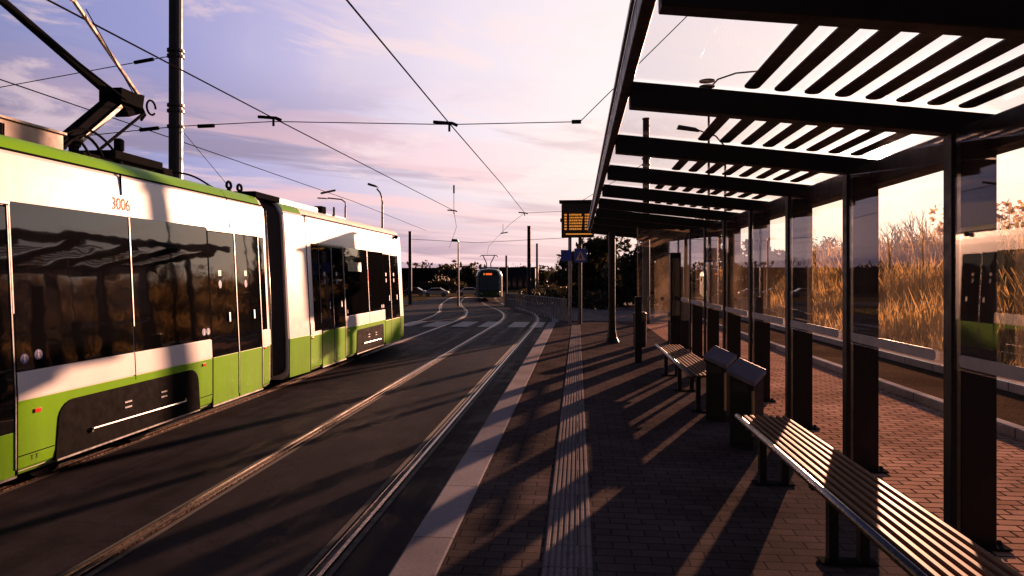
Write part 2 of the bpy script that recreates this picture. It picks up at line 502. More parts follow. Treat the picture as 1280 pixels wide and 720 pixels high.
def make_world():
    w = bpy.data.worlds.new('World')
    scene.world = w
    w.use_nodes = True
    nt = NT(w.node_tree)
    bg = nt.n['Background']
    sky = nt.node('ShaderNodeTexSky')
    sky.sky_type = 'NISHITA'
    sky.sun_disc = False
    sky.sun_elevation = EL; sky.sun_rotation = AZ
    sky.dust_density = 2.5; sky.air_density = 1.2
    D = nt.vmath('NORMALIZE', nt.node('ShaderNodeTexCoord').outputs['Generated'])
    sep = nt.node('ShaderNodeSeparateXYZ'); nt.put(sep.inputs[0], D)
    X, Y, Z = sep.outputs
    d = nt.vmath('DOT_PRODUCT', D, tuple(SUN))
    base = nt.ramp(nt.mr(d, -1, 1, 0, 1, False), [(0, (.19, .20, .38)), (.70, (.23, .25, .50)), (.79, (.31, .31, .60)), (.86, (.56, .50, .74)),
                                                  (.915, (.83, .72, .83)), (.955, (.92, .81, .85)), (1, (.95, .85, .84))])
    hor = nt.ramp(nt.mr(d, -1, 1, 0, 1, False), [(0, (.24, .19, .27)), (.72, (.36, .24, .38)), (.85, (.48, .30, .41)), (.93, (.66, .44, .52)), (1, (.95, .68, .64))])
    low = nt.mr(Z, -.01, .15, 1, 0)
    c = nt.mix(low, base, hor)
    # cloud sheets: streaks that flatten toward the horizon
    zc = nt.math('POWER', nt.math('MAXIMUM', Z, 0), .8)
    cb = nt.node('ShaderNodeCombineXYZ')
    nt.put(cb.inputs[0], X); nt.put(cb.inputs[1], nt.math('MULTIPLY', Y, .8)); nt.put(cb.inputs[2], zc)
    P = nt.mapping(cb.outputs[0], (1, 1, 1), (0, rad(-5), 0))
    n1 = nt.noise(nt.mapping(P, (1.5, 1.5, 13), loc=(3.1, 1.7, .4)), 1.0, 8, .56, .5)
    n2 = nt.noise(nt.mapping(P, (2.2, 2.2, 20), loc=(9.4, 5.2, .1)), 1.0, 8, .58, .7)
    n3 = nt.noise(nt.mapping(P, (1.8, 1.8, 6), loc=(1.4, 8.8, 2.0)), 1.0, 8, .6, .8)
    n4 = nt.noise(nt.mapping(P, (4, 4, 16), loc=(4.4, 2.8, 5.0)), 1.0, 8, .62, .9)
    fade = nt.mr(Z, .0, .02, 0.3, 1)
    dd = nt.mr(d, .2, 1, 0, 1, False)
    # thin high veil
    vcol = nt.ramp(dd, [(0, (.34, .31, .45)), (.55, (.56, .47, .66)), (.82, (.88, .75, .83)), (1, (.95, .86, .84))])
    c = nt.mix(nt.math('MULTIPLY', nt.mr(n3, .46, .68, 0, .8), nt.mr(Z, .05, .2, 0, 1)), c, vcol)
    # grey-lilac banks low down
    gcol = nt.ramp(dd, [(0, (.20, .16, .27)), (.6, (.31, .25, .39)), (.85, (.55, .40, .50)), (1, (.95, .78, .74))])
    c = nt.mix(nt.math('MULTIPLY', nt.math('MULTIPLY', nt.mr(n1, .45, .56, 0, .9), fade), nt.mr(Z, .16, .3, 1, .0)), c, gcol)
    # pink and peach lit streaks
    pcol = nt.ramp(dd, [(0, (.50, .34, .40)), (.6, (.85, .53, .58)), (.85, (.98, .70, .74)), (1, (1.0, .86, .83))])
    c = nt.mix(nt.math('MULTIPLY', nt.math('MULTIPLY', nt.mr(n2, .47, .58, 0, .95), fade), nt.mr(Z, .10, .30, 1, .0)), c, pcol)
    wcol = nt.ramp(dd, [(0, (.45, .36, .44)), (.6, (.80, .60, .68)), (.85, (.95, .78, .80)), (1, (.96, .86, .83))])
    c = nt.mix(nt.math('MULTIPLY', nt.mr(n4, .50, .64, 0, .95), nt.math('MULTIPLY', nt.mr(Z, .08, .16, 0, 1), nt.mr(Z, .3, .45, 1, .3))), c, wcol)
    # glow round the sun and its disc
    dm = nt.math('MAXIMUM', d, 0)
    g1 = nt.math('MULTIPLY', nt.math('POWER', dm, 60), .16)
    g2 = nt.math('MULTIPLY', nt.math('POWER', dm, 1500), 1.2)
    g3 = nt.mr(d, math.cos(rad(.95)), math.cos(rad(.6)), 0, 25)
    g = nt.math('ADD', nt.math('ADD', g1, g2), g3)
    gc = nt.vmath('SCALE', (1, .74, .5)); gc.node.inputs[0].default_value = (1, .76, .64); nt.put(gc.node.inputs['Scale'], g)
    c = nt.vmath('ADD', c, gc)
    c10 = nt.vmath('SCALE', c); 
    # dusk: the zenith and the sky behind are much darker than the sunward sky
    c = nt.mix(nt.mr(Z, .40, .8), c, (.11, .16, .40))
    nt.l.new(c, c10.node.inputs[0])
    fall = nt.math('MULTIPLY', nt.mr(d, -.15, .55, .14, 1), nt.mr(Z, .42, .8, 1, .6))
    nt.put(c10.node.inputs['Scale'], nt.math('MULTIPLY', fall, 3.14))
    c = nt.mix(.03, c10, sky.outputs[0])
    # the lower half of the sphere: plain dark ground tone
    c = nt.mix(nt.mr(Z, -.03, -.002, 1, 0), c, (.25, .2, .2))
    nt.put(bg.inputs[0], c)
    bg.inputs[1].default_value = .1
    w.cycles.sampling_method = 'MANUAL'
    w.cycles.sample_map_resolution = 1024


make_world()
sl = bpy.data.lights.new('sun', 'SUN')
sl.energy = 5.0; sl.angle = rad(.5); sl.color = (1, .50, .31)
so = bpy.data.objects.new('sun', sl)
so.rotation_euler = (-SUN).to_track_quat('-Z', 'Y').to_euler()
so.location = (20, 50, 20)
COL.objects.link(so)

EYE = 1.79
cam = bpy.data.cameras.new('camera')
cam.sensor_width = 36; cam.lens = 853 / 1280 * 36
cam.shift_y = -15 / 1280
cam.clip_start = .05; cam.clip_end = 3000
co = bpy.data.objects.new('camera', cam)
co.location = (0, 0, EYE); co.rotation_euler = (rad(90), 0, rad(5.49))
COL.objects.link(co)
scene.camera = co
vs_ = scene.view_settings
vs_.view_transform = 'Standard'; vs_.look = 'None'; vs_.gamma = 1; vs_.use_curve_mapping = False
vs_.exposure = 1.75
scene.cycles.use_denoising = True
scene.cycles.max_bounces = 8
scene.cycles.transparent_max_bounces = 32
scene.cycles.sample_clamp_indirect = 6

# ------------------------------------------------------------------ ground
PL = .25          # platform level


def smooth(a, b, t):
    t = max(0, min(1, (t - a) / (b - a)))
    return t * t * (3 - 2 * t)


def gz(x, y):
    z = -.5 * smooth(25, 66, y) - 1.1 * smooth(68, 112, y)
    if x > 7:
        z += .11 * min(x - 7, 26) * smooth(2, 12, y + 10) + .0
    if y > 160:
        z += (y - 160) * .012
    return z


def ground_sheet():
    xs = sorted(set([-900, -500, -250, -140, -90, -60] + list(range(-44, 44, 3)) + [7, 50, 70, 100, 160, 300, 600, 900]))
    ys = sorted(set([-300, -120, -60, -30] + list(range(-18, 84, 3)) + [90, 100, 115, 130, 160, 220, 320, 600, 1200]))
    b = MB()
    vs = [(x, y, gz(x, y) - .06) for y in ys for x in xs]
    n = len(xs)
    fs = [(j * n + i, j * n + i + 1, (j + 1) * n + i + 1, (j + 1) * n + i) for j in range(len(ys) - 1) for i in range(n - 1)]
    b.add(vs, fs)
    return tag(b.build('ground', M['soil'], smooth=True), kind='structure')


ground_sheet()

# course of the tracks (centre of the right-hand track)
ctrl = [(-2.28, -14), (-2.28, 0), (-2.28, 14), (-2.28, 24), (-2.36, 28), (-2.72, 32), (-3.5, 37), (-4.5, 42), (-5.5, 47), (-6.6, 53), (-7.9, 61), (-9.4, 72), (-11, 90)]


def cat(pts, m=6):
    out = []
    for i in range(len(pts) - 1):
        p = [Vector(pts[max(0, min(len(pts) - 1, i + k))]) for k in (-1, 0, 1, 2)]
        for s in range(m):
            t = s / m
            out.append(.5 * ((2 * p[1]) + (p[2] - p[0]) * t + (2 * p[0] - 5 * p[1] + 4 * p[2] - p[3]) * t * t + (3 * p[1] - p[0] - 3 * p[2] + p[3]) * t ** 3))
    out.append(Vector(pts[-1]))
    return out


TR = cat(ctrl)


def offset(path, d):
    out = []
    for i, p in enumerate(path):
        t = (path[min(i + 1, len(path) - 1)] - path[max(i - 1, 0)]).normalized()
        out.append(p + Vector((t.y, -t.x)) * d)
    return out


def ribbon(b, path, d0, d1, dz, zf=gz):
    A = offset(path, d0); B = offset(path, d1)
    n = len(path)
    vs = [(p.x, p.y, zf(p.x, p.y) + dz) for p in A] + [(p.x, p.y, zf(p.x, p.y) + dz) for p in B]
    b.add(vs, [(i, i + n, i + n + 1, i + 1) for i in range(n - 1)])


def slab(b, path, d0, d1, z0, z1, zf=gz):
    A = offset(path, d0); B = offset(path, d1)
    n = len(path)
    vs = []
    for P_, z in ((A, z0), (B, z0), (B, z1), (A, z1)):
        vs += [(p.x, p.y, zf(p.x, p.y) + z) for p in P_]
    fs = []
    for i in range(n - 1):
        for k in range(4):
            a, c = k * n, ((k + 1) % 4) * n
            fs.append((a + i, a + i + 1, c + i + 1, c + i))
    fs += [(0, n, 2 * n, 3 * n), (4 * n - 1, 3 * n - 1, 2 * n - 1, n - 1)]
    b.add(vs, fs)


b = MB()
ribbon(b, TR, -6.2, 1.30, -.01)
tag(b.build('tram_track_roadway', M['asphalt']), kind='structure')

# plaza beyond the platform end, and the road that crosses on the left
b = MB()
for x0, x1, y0, y1, dz in [(-.98, 9, 27.2, 46, -.018)]:
    N = 14
    for j in range(N):
        ya, yb = y0 + (y1 - y0) * j / N, y0 + (y1 - y0) * (j + 1) / N
        b.quad((x0 - 6.5 * smooth(27, 50, ya), ya, gz(0, ya) + dz), (x1, ya, gz(0, ya) + dz), (x1, yb, gz(0, yb) + dz), (x0 - 6.5 * smooth(27, 50, yb), yb, gz(0, yb) + dz))
tag(b.build('footway', M['path']), kind='structure')
b = MB()
N = 30
for j in range(N):
    xa, xb = -90 + 150 * j / N, -90 + 150 * (j + 1) / N
    def ry(x): return 50 + (x + 10) * -.06
    b.quad((xa, ry(xa), gz(-20, ry(xa)) - .03), (xb, ry(xb), gz(-20, ry(xb)) - .03), (xb, ry(xb) + 12, gz(-20, ry(xb) + 12) - .03), (xa, ry(xa) + 12, gz(-20, ry(xa) + 12) - .03))
tag(b.build('road', M['road']), kind='structure')
b = MB()
for j in range(N):
    xa, xb = -90 + 78 * j / N, -90 + 78 * (j + 1) / N
    b.quad((xa, 45.5, gz(-20, 45.5) + .06), (xb, 45.5, gz(-20, 45.5) + .06), (xb, 48.2, gz(-20, 48.2) + .06), (xa, 48.2, gz(-20, 48.2) + .06))
tag(b.build('pavement', M['path']), kind='structure')


def rails(d):
    for s in (-1, 1):
        c = d + s * .7475
        e = s                       # groove lies on the inner side
        b = MB()
        slab(b, TR, c - .014, c + .014, -.04, .006)
        b.cur = 1
        a0, a1 = sorted((c - e * .014, c - e * .060))
        slab(b, TR, a0, a1, -.04, -.004)
        b.cur = 0
        a0, a1 = sorted((c - e * .060, c - e * .068))
        slab(b, TR, a0, a1, -.04, .004)
        tag(b.build('rail', [M['rail'], M['groove']]), kind='structure')
        b = MB()
        for sg in (-1, 1):          # dark bitumen seam beside the rail
            q = c + (.034 + .012 if sg == e else -0.0) * e if sg == e else c - e * .115
            ribbon(b, TR, q - .022, q + .022, -.004)
        tag(b.build('rail_seam', M['groove']), kind='structure')


rails(0)
rails(-3.25)

# zebra stripes over the tracks
for k, x in enumerate((-6.2, -5.2, -4.16, -3.2, -2.14, -1.45)):
    b = MB()
    w = .31 if k < 5 else .22
    NS = 4
    for j in range(NS):
        ya, yb = 23.7 + 2.8 * j / NS, 23.7 + 2.8 * (j + 1) / NS
        b.quad((x - w, ya, gz(x, ya) - .003 + .006), (x + w, ya, gz(x, ya) + .003), (x + w, yb, gz(x, yb) + .003), (x - w, yb, gz(x, yb) + .003))
    tag(b.build('crossing_stripe', M['crossing']), kind='structure')

# platform: granite edge, paving, tactile strip
pz = lambda x, y: 0.0
TRp = [p for p in TR if p.y < 26.5]
TRk = [p for p in TR if p.y < 50]
b = MB(); slab(b, TRk, 1.302, 1.558, -.1, PL, lambda x, y: gz(x, y) - .21 * smooth(22.5, 26, y))
tag(b.build('platform_kerb', M['kerb'], bevel=.015), kind='structure')
b = MB()
y0, y1 = -14, 27.2
ys = [y0 + (y1 - y0) * j / 40 for j in range(41)]
zz = lambda y: PL - .004 + (gz(0, y) - .23) * 1 * smooth(22.5, 26.5, y)
for ya, yb in zip(ys[:-1], ys[1:]):
    b.quad((-.722, ya, zz(ya)), (2.1, ya, zz(ya)), (2.1, yb, zz(yb)), (-.722, yb, zz(yb)))
tag(b.build('platform', M['platform_pave']), kind='structure')
b = MB(); 
for ya, yb in zip(ys[:-1], ys[1:]):
    b.quad((2.1, ya, zz(ya)), (4.15, ya, zz(ya)), (4.15, yb, zz(yb)), (2.1, yb, zz(yb)))
tag(b.build('brick_pavement', M['brick']), kind='structure')
b = MB(); b.box(-.185, .08, -6, 21.4, PL - .05, PL + .002)
for k in range(8):
    x = -.185 + .265 * (k + .5) / 8
    b.prism([(x - .012, PL), (x + .012, PL), (x + .008, PL + .009), (x - .008, PL + .009)], 'y', -6, 21.4)
tag(b.build('tactile_paving', M['tactile']), kind='structure')
# kerbs, verge strip and footpath behind the shelter
for nm, x0, x1, z1, mt in [('pavement_kerb', 4.15, 4.29, PL + .09, 'kerb_dark'), ('path_kerb', 5.84, 5.97, PL + .10, 'kerb_dark')]:
    b = MB(); b.box(x0, x1, -14, 26.8, -.2, z1)
    tag(b.build(nm, M[mt], bevel=.015), kind='structure')
b = MB(); b.box(4.292, 5.838, -14, 26.8, -.2, PL - .03); tag(b.build('verge', M['verge']), kind='structure')
b = MB(); b.box(5.972, 7.0, -14, 40, -.6, PL + .085); tag(b.build('footpath', M['path']), kind='structure')


# ------------------------------------------------------------------ tram
def near_tram():
    XS, XC = -4.3, -5.55
    t = thing('tram', (XC, 6, 0), 'white and green articulated tram numbered 3006 filling the left side, pantograph raised', 'tram')
    rt = [(-4.40, .22), (-4.32, .27), (XS, .33), (XS, .82), (XS, 2.50), (-4.302, 2.62), (-4.308, 2.74), (-4.335, 2.785), (-4.365, 2.85), (-4.42, 2.898), (-4.52, 2.925), (-4.75, 2.95), (-5.2, 2.965)]
    ring = rt + [(2 * XC - x, z) for x, z in reversed(rt)]

    def shell(name, stations):
        """stations: (y, half-width scale, x shift toward camera side) """
        b = MB(); n = len(ring); vs = []; fs = []
        for y, s, zs in stations:
            vs += [(XC + (x - XC) * s, y, .22 + (z - .22) * zs) for x, z in ring]
        for j in range(len(stations) - 1):
            for i in range(n):
                k = (i + 1) % n
                fs.append((j * n + i, j * n + k, (j + 1) * n + k, (j + 1) * n + i))
        fs.append(tuple(range(n - 1, -1, -1))); fs.append(tuple((len(stations) - 1) * n + i for i in range(n)))
        b.add(vs, fs)
        return b.build(name, M['tram_white'], t)
    shell('body', [(-7, 1, 1), (9.16, 1, 1), (9.24, .992, 1), (9.28, .97, .995)])
    shell('body', [(9.95, .955, .99), (9.99, .965, 1), (10.66, 1, 1), (16.35, 1, 1), (16.62, .992, 1), (16.84, .95, .97), (17.3, .85, .86), (17.62, .74, .6)])
    ed = [(x + (.004 if i < 99 else 0), z + .003) for i, (x, z) in enumerate(rt[7:12])]

    def strip(name, prof, stations, mat):
        b = MB(); n = len(prof); vs = []; fs = []
        for y, s in stations:
            vs += [(XC + (x - XC) * s, y, z) for x, z in prof]
        for j in range(len(stations) - 1):
            for i in range(n - 1):
                fs.append((j * n + i, j * n + i + 1, (j + 1) * n + i + 1, (j + 1) * n + i))
        b.add(vs, fs)
        o = b.build(name, mat, t, smooth=True)
        return o
    strip('roof_edge', ed, [(-7, 1), (9.16, 1)], M['tram_green'])
    strip('roof_edge', ed, [(9.99, .968), (10.58, .999)], M['tram_green'])
    strip('roof_edge', ed, [(10.58, 1), (16.3, 1)], plain('pale_cream_roof_edge', (.62, .62, .45), .35, 0, .1, 3, dirt=.2))
    low = [(-4.394, .222), (-4.316, .272), (-4.294, .33), (-4.294, .82)]
    # green skirt panels, split at the doors and round the bogie covers
    def side(name, y0, y1, z0, z1, mat, proud=.006, bevel=.003):
        b = MB(); b.box(XS - .02, XS + proud, y0, y1, z0, z1)
        return b.build(name, mat, t, bevel=bevel)

    def rocker(y0, y1):
        pass

    def skirt(y0, y1, ztop=.82, name='skirt_panel'):
        b = MB()
        b.prism([(XS - .05, .24), (XS + .002, .30), (XS + .007, .36), (XS + .007, ztop), (XS - .05, ztop)], 'y', y0, y1)
        return b.build(name, M['tram_green'], t, bevel=.003)
    # section A
    skirt(-7, 3.44); skirt(4.87, 7.69); skirt(8.99, 9.2)
    # section B
    skirt(10.68, 11.17); skirt(12.37, 14.98); skirt(16.31, 16.6)
    b = MB(); b.hexa([(-4.47, 9.97, .26), (-4.31, 10.0, .26), (-4.31, 10.0, .26), (-4.47, 9.97, .26)], [(-4.47, 9.97, .85)] * 4) if False else None
    b = MB()
    q = [(-4.353, 9.975), (-4.302, 10.66)]
    b.hexa([(-4.5, 9.975, .25), (-4.353 + .012, 9.975, .25), (-4.302 + .008, 10.66, .25), (-4.5, 10.66, .25)],
           [(-4.5, 9.975, .84), (-4.353 + .014, 9.975, .84), (-4.302 + .008, 10.66, .84), (-4.5, 10.66, .84)])
    b.build('skirt_panel', M['tram_green'], t, bevel=.003)

    # bogie covers: dark rounded trapezoids
    def bogie(y0, y1, z0, z1, r):
        pts = [(y0, z0)]
        for k in range(7):
            a = PI - k * PI / 12
            pts.append((y0 + .03 + r + r * math.cos(a), z1 - r + r * math.sin(a)))
        for k in range(7):
            a = PI / 2 - k * PI / 12
            pts.append((y1 - .03 - r + r * math.cos(a), z1 - r + r * math.sin(a)))
        pts.append((y1, z0))
        b = MB(); b.prism(pts, 'x', XS - .03, XS + .014)
        o = b.build('bogie_cover', M['tram_bogie'], t, bevel=.008)
        b = MB(); b.tube([(XS + .03, y0 + .42, z0 + .17), (XS + .03, y1 - .32, z0 + .15)], .011, 8)
        for yy in (y0 + .42, y1 - .32):
            b.box(XS + .01, XS + .03, yy - .012, yy + .012, z0 + .14, z0 + .18)
        b.build('grab_rail', M['bright_steel'], o)
        b = MB(); b.box(XS - .02, XS + .018, y0 + .02, y1 - .02, z0 - .012, z0 + .004)
        b.build('lower_edge', M['galv'], o)
        b = MB()
        for f_ in (.42, .68):
            for dz in (.26, .31):
                b = MB(); b.box(XS + .012, XS + .02, y0 + (y1 - y0) * f_ - .05, y0 + (y1 - y0) * f_ + .05, z0 + dz, z0 + dz + .015)
                b.build('latch', M['galv'], o)
        return o
    bogie(5.24, 7.42, .27, .745, .17)
    bogie(12.95, 14.85, .27, .735, .07)

    # window bands
    def glass(y0, y1, z0=1.045, z1=2.37, name='window'):
        return side(name, y0, y1, z0, z1, M['dark_glass'], .007, .004)
    for y0, y1 in [(-7, -3.6), (-3.58, -.1), (-.08, 3.40), (4.875, 6.275), (6.29, 7.68)]:
        glass(y0, y1)
    glass(9.0, 9.155, 1.05, 2.33)
    glass(10.86, 11.17, .88, 2.33)
    glass(12.39, 13.82, 1.04, 2.33); glass(13.84, 14.985, 1.04, 2.32)

    # white panel strip under the windows
    for y0, y1 in [(-7, 3.4), (4.875, 6.275), (6.285, 7.69), (8.995, 9.24), (10.69, 10.85), (12.39, 13.82), (13.83, 14.985)]:
        side('waist_panel', y0, y1, .826, 1.036 if y0 < 12 else 1.03, M['tram_white'], .0075, .003)

    # doors
    def leaf(y0, y1, zg=.83, ztop=2.335, handle=None):
        b = MB(); b.sbox(XS - .03, XS + .002, y0, y1, .26, ztop)
        d = b.build('door', M['tram_black'], t)
        b = MB(); b.sbox(XS - .02, XS + .004, y0 + .012, y1 - .012, zg, ztop - .012)
        b.build('door_glass', M['dark_glass'], d, bevel=.003)
        b = MB(); b.sbox(XS - .02, XS + .005, y0 + .01, y1 - .01, .255, zg - .008)
        b.build('door_panel', M['tram_green'], d, bevel=.004)
        b = MB(); b.sbox(XS - .01, XS + .012, y1 - .012, y1 - .001, .30, ztop)
        b.build('door_edge', M['galv'], d)
        b = MB(); b.box(XS - .01, XS + .012, y0, y1, .238, .256); b.build('door_sill', M['galv'], d)  # pale sill strip stands for the sunlit lower edge of the door
        ym = (y0 + y1) / 2 - .08
        b = MB(); b.sbox(XS, XS + .008, ym - .035, ym + .035, 1.79, 1.86); b.build('sticker', M['white_sticker'], d)
        b = MB(); b.prism([(ym + .035 * math.cos(k * PI / 8), 1.69 + .05 * math.sin(k * PI / 8)) for k in range(16)], 'x', XS, XS + .008)
        b.build('sticker', M['blue_sticker'], d)
        b = MB(); b.sbox(XS, XS + .02, ym + .16, ym + .2, 1.22, 1.34); b.build('door_button', M['galv'], d, bevel=.006)
        return d
    leaf(3.43, 4.13, .60); leaf(4.15, 4.855, .60)
    leaf(7.70, 8.335); leaf(8.345, 8.985)
    leaf(11.19, 11.765, .86, 2.32); leaf(11.775, 12.365, .86, 2.32)
    leaf(15.0, 15.53, .80, 2.29); leaf(15.54, 16.28, .80, 2.28)
    # door head rails
    b = MB()
    for y0, y1, z in [(7.68, 9.0, 2.345), (11.17, 12.38, 2.33), (14.99, 16.3, 2.3), (3.42, 4.87, 2.345)]:
        b = MB(); b.sbox(XS - .01, XS + .016, y0, y1, z, z + .02); b.build('door_rail', M['galv'], t)
    # seams between body panels
    b = MB()
    for y, z0, z1 in [(4.866, .25, 2.37), (7.69, .25, 2.36), (8.99, .25, 1.04), (10.675, .25, 2.78), (12.375, .25, 1.03), (14.99, .25, 1.03), (9.0, 2.3, 2.34), (11.18, .25, 1.0)]:
        b = MB(); b.sbox(XS - .01, XS + .0075, y - .006, y + .006, z0, z1); b.build('body_seam', M['tram_black'], t)
    for y, z0, z1 in [(6.28, .78, 1.04), (6.2, 2.57, 2.775), (13.825, .82, 1.04)]:
        b = MB(); b.sbox(XS - .01, XS + .0083, y - .004, y + .004, z0, z1); b.build('body_seam', M['tram_black'], t)
    for y0, y1 in [(-7, 9.2), (10.66, 16.5)]:
        b = MB(); b.box(-4.33, -4.310, y0, y1, 2.772, 2.784); b.build('body_seam', M['tram_black'], t)
    for y0, y1, z in [(4.87, 5.24, .39), (7.42, 7.69, .39), (9.97, 10.66, 2.35), (9.97, 10.66, 1.04)]:
        if y0 < 9:
            b = MB(); b.sbox(XS - .01, XS + .0085, y0, y1, z, z + .008); b.build('body_seam', M['tram_black'], t)
    b = MB()
    for y, z0, z1 in [(6.283, 1.3, 2.36), (4.862, 1.5, 2.37), (13.83, 1.05, 2.33), (12.38, 1.05, 2.33)]:
        b = MB(); b.sbox(XS - .01, XS + .014, y - .006, y + .006, z0, z1); b.build('window_trim', M['galv'], t)
    b = MB(); b.sbox(XS, XS + .016, 13.81, 13.85, 1.66, 1.93); b.build('warning_mark', M['red_lens'], t)
    # reflectors, stickers, marks
    for y, z in [(5.06, .72), (7.50, .765), (9.05, .80), (10.75, .78), (12.5, .76)]:
        b = MB(); b.box(XS, XS + .016, y - .035, y + .035, z - .016, z + .016); b.build('side_reflector', M['red_lens'], t, bevel=.004)
    for y, z in [(4.95, 1.14), (5.09, 1.16), (7.53, 1.14), (7.62, 1.14), (12.5, 1.12), (14.75, 1.12), (14.88, 1.12)]:
        b = MB(); b.prism([(y + .042 * math.cos(k * PI / 8), z + .042 * math.sin(k * PI / 8)) for k in range(16)], 'x', XS, XS + .009)
        s_ = b.build('pictogram', M['blue_sticker'], t)
        b = MB()
        b.prism([(y + .008 * math.cos(k * PI / 4), z + .024 + .008 * math.sin(k * PI / 4)) for k in range(8)], 'x', XS, XS + .0105)
        b.prism([(y - .012, z - .028), (y + .016, z - .028), (y + .004, z + .012), (y - .008, z + .012)], 'x', XS, XS + .0105)
        b.build('symbol', M['white_sticker'], s_)
    text_mesh('3006', .165, M['tan_paint'], 'fleet_number', t, lambda x, y: (XS + .004, 6.19 + x * .82, 2.475 + y))
    text_mesh('T T', .055, M['tram_black'], 'jacking_mark', t, lambda x, y: (XS + .0085, 5.03 + x, .355 + y))
    # interior passenger sign behind the window of the end section
    b = MB(); b.box(XS, XS + .0075, 12.62, 13.42, 1.88, 2.06); b.build('side_display', plain('dim_side_display', (.09, .065, .035), .5), t)
    # bellows
    b = MB(); n = 11
    for k in range(n):
        y = 9.29 + .66 * (k + .5) / n
        for y2, s in ((y - .02, .93), (y + .02, .93)):
            pass
        for dy, s in ((0, 1),):
            wv = .028
            vs = []; fs = []
            ringb = [(XC + (x - XC) * .93, .3 + (z - .22) * .965) for x, z in ring]
            for yy, sc in ((y - wv, .965), (y, 1.0), (y + wv, .965)):
                vs += [(XC + (x - XC) * sc, yy, 1.6 + (z - 1.6) * (1 - (1 - sc) * .6)) for x, z in ringb]
            m_ = len(ringb)
            for j in range(2):
                for i in range(m_):
                    kk = (i + 1) % m_
                    fs.append((j * m_ + i, j * m_ + kk, (j + 1) * m_ + kk, (j + 1) * m_ + i))
            b.add(vs, fs)
    b.build('bellows', M['rubber'], t)
    b = MB(); b.tube([(-4.335, 9.33, .35), (-4.325, 9.33, 1.5), (-4.335, 9.33, 2.72)], .018, 8); b.build('gangway_strip', M['bright_steel'], t, smooth=True)
    b = MB(); b.box(-6.7, -4.40, 9.2, 9.98, 2.90, 2.985); b.build('gangway_cover', M['tram_black'], t, bevel=.01)
    # nose
    b = MB(); b.prism([(XC + .95, 0), (XC - .95, 0), (XC - .8, 0), (XC + .8, 0)], 'z', 0, 0) if False else None
    b = MB()
    b.hexa([(-6.5, 16.9, 1.05), (-4.6, 16.9, 1.05), (-4.6, 17.63, 1.05), (-6.5, 17.63, 1.05)], [(-6.45, 16.5, 2.6), (-4.65, 16.5, 2.6), (-4.75, 17.02, 2.6), (-6.35, 17.02, 2.6)])
    b.build('windscreen', M['dark_glass'], t, bevel=.05)
    b = MB(); b.lathe((-4.26, 16.1, 2.72), [(.0, -.05), (.035, -.045), (.05, -.01), (.05, .02), (.03, .05), (0, .055)], 12); b.build('side_camera', M['tram_black'], t, smooth=True)
    # roof equipment
    b = MB(); b.box(-6.3, -4.78, .5, 6.05, 2.94, 3.13)
    bx = b.build('roof_box', M['beige_box'], t, bevel=.012)
    b = MB(); b.box(-6.32, -4.76, .48, 6.07, 3.132, 3.152); b.build('box_lid', plain('box_lid_brown', (.22, .15, .1), .5), bx)
    b = MB()
    for k in range(14): b.box(-4.785, -4.774, 5.02 + k * .026, 5.034 + k * .026, 2.98, 3.09)
    b.build('vent_slot', M['tram_black'], bx)
    b = MB(); b.box(-6.0, -4.95, 6.5, 7.9, 2.96, 3.06); b.box(-5.4, -4.88, 6.9, 7.75, 3.06, 3.15); b.box(-5.2, -4.9, 7.78, 7.98, 2.96, 3.10)
    b.lathe((-4.95, 7.05, 3.0), [(.04, 0), (.04, .16), (.055, .17), (.055, .28), (.03, .3)], 10)
    b.lathe((-5.15, 6.6, 3.0), [(.05, 0), (.05, .12), (.07, .13), (.07, .17), (.05, .18), (.05, .24)], 10)
    b.build('pantograph_frame', M['tram_black'], t, bevel=.008)
    # cables
    b = MB()
    def arc(p, q, sag, m=10):
        p, q = Vector(p), Vector(q)
        return [p.lerp(q, i / m) + Vector((0, 0, sag * 4 * (i / m) * (1 - i / m))) for i in range(m + 1)]
    for p, q, sg, r in [((-5.0, 6.25, 3.16), (-4.95, 7.0, 3.12), .16, .014), ((-5.0, 6.3, 3.05), (-4.95, 6.8, 3.05), .18, .016),
                        ((-4.9, 6.15, 3.0), (-4.9, 6.55, 3.0), .15, .016), ((-4.85, 7.9, 3.05), (-4.5, 8.2, 2.92), .05, .012)]:
        b = MB(); b.tube(arc(p, q, sg), r, 6); b.build('roof_cable', M['tram_black'], t, smooth=True)
    b = MB(); b.tube([(-4.5, 8.2, 2.93), (-4.37, 8.22, 2.86), (-4.31, 8.24, 2.74), (-4.296, 8.25, 2.4)], .006, 5); b.build('roof_cable', M['tram_black'], t)
    b = MB(); b.tube([(-5.3, 5.75, 3.22), (-5.3, 6.0, 3.225), (-5.3, 6.9, 3.25)], .02, 6, .012); b.tube([(-5.3, 6.2, 3.12), (-5.3, 6.2, 3.24)], .01, 6)
    b.build('insulator_rod', M['tram_black'], t)
    # pantograph
    pr = MB()
    pr.hexa([(-5.58, 6.72, 3.2), (-5.42, 6.72, 3.2), (-5.42, 6.95, 3.2), (-5.58, 6.95, 3.2)], [(-5.56, 7.64, 3.98), (-5.44, 7.64, 3.98), (-5.44, 7.84, 3.92), (-5.56, 7.84, 3.92)])
    arm = pr.build('pantograph_arm', M['tram_black'], t, bevel=.01)
    b = MB(); b.hexa([(-5.41, 6.88, 3.2), (-5.395, 6.88, 3.2), (-5.395, 6.94, 3.19), (-5.41, 6.94, 3.19)], [(-5.43, 7.78, 3.93), (-5.415, 7.78, 3.93), (-5.415, 7.83, 3.915), (-5.43, 7.83, 3.915)])
    b.build('lit_arm_face', plain('ochre_sunlit_face', (.4, .27, .17), .5), arm)  # ochre strip imitates sunlight on the lower face of the arm
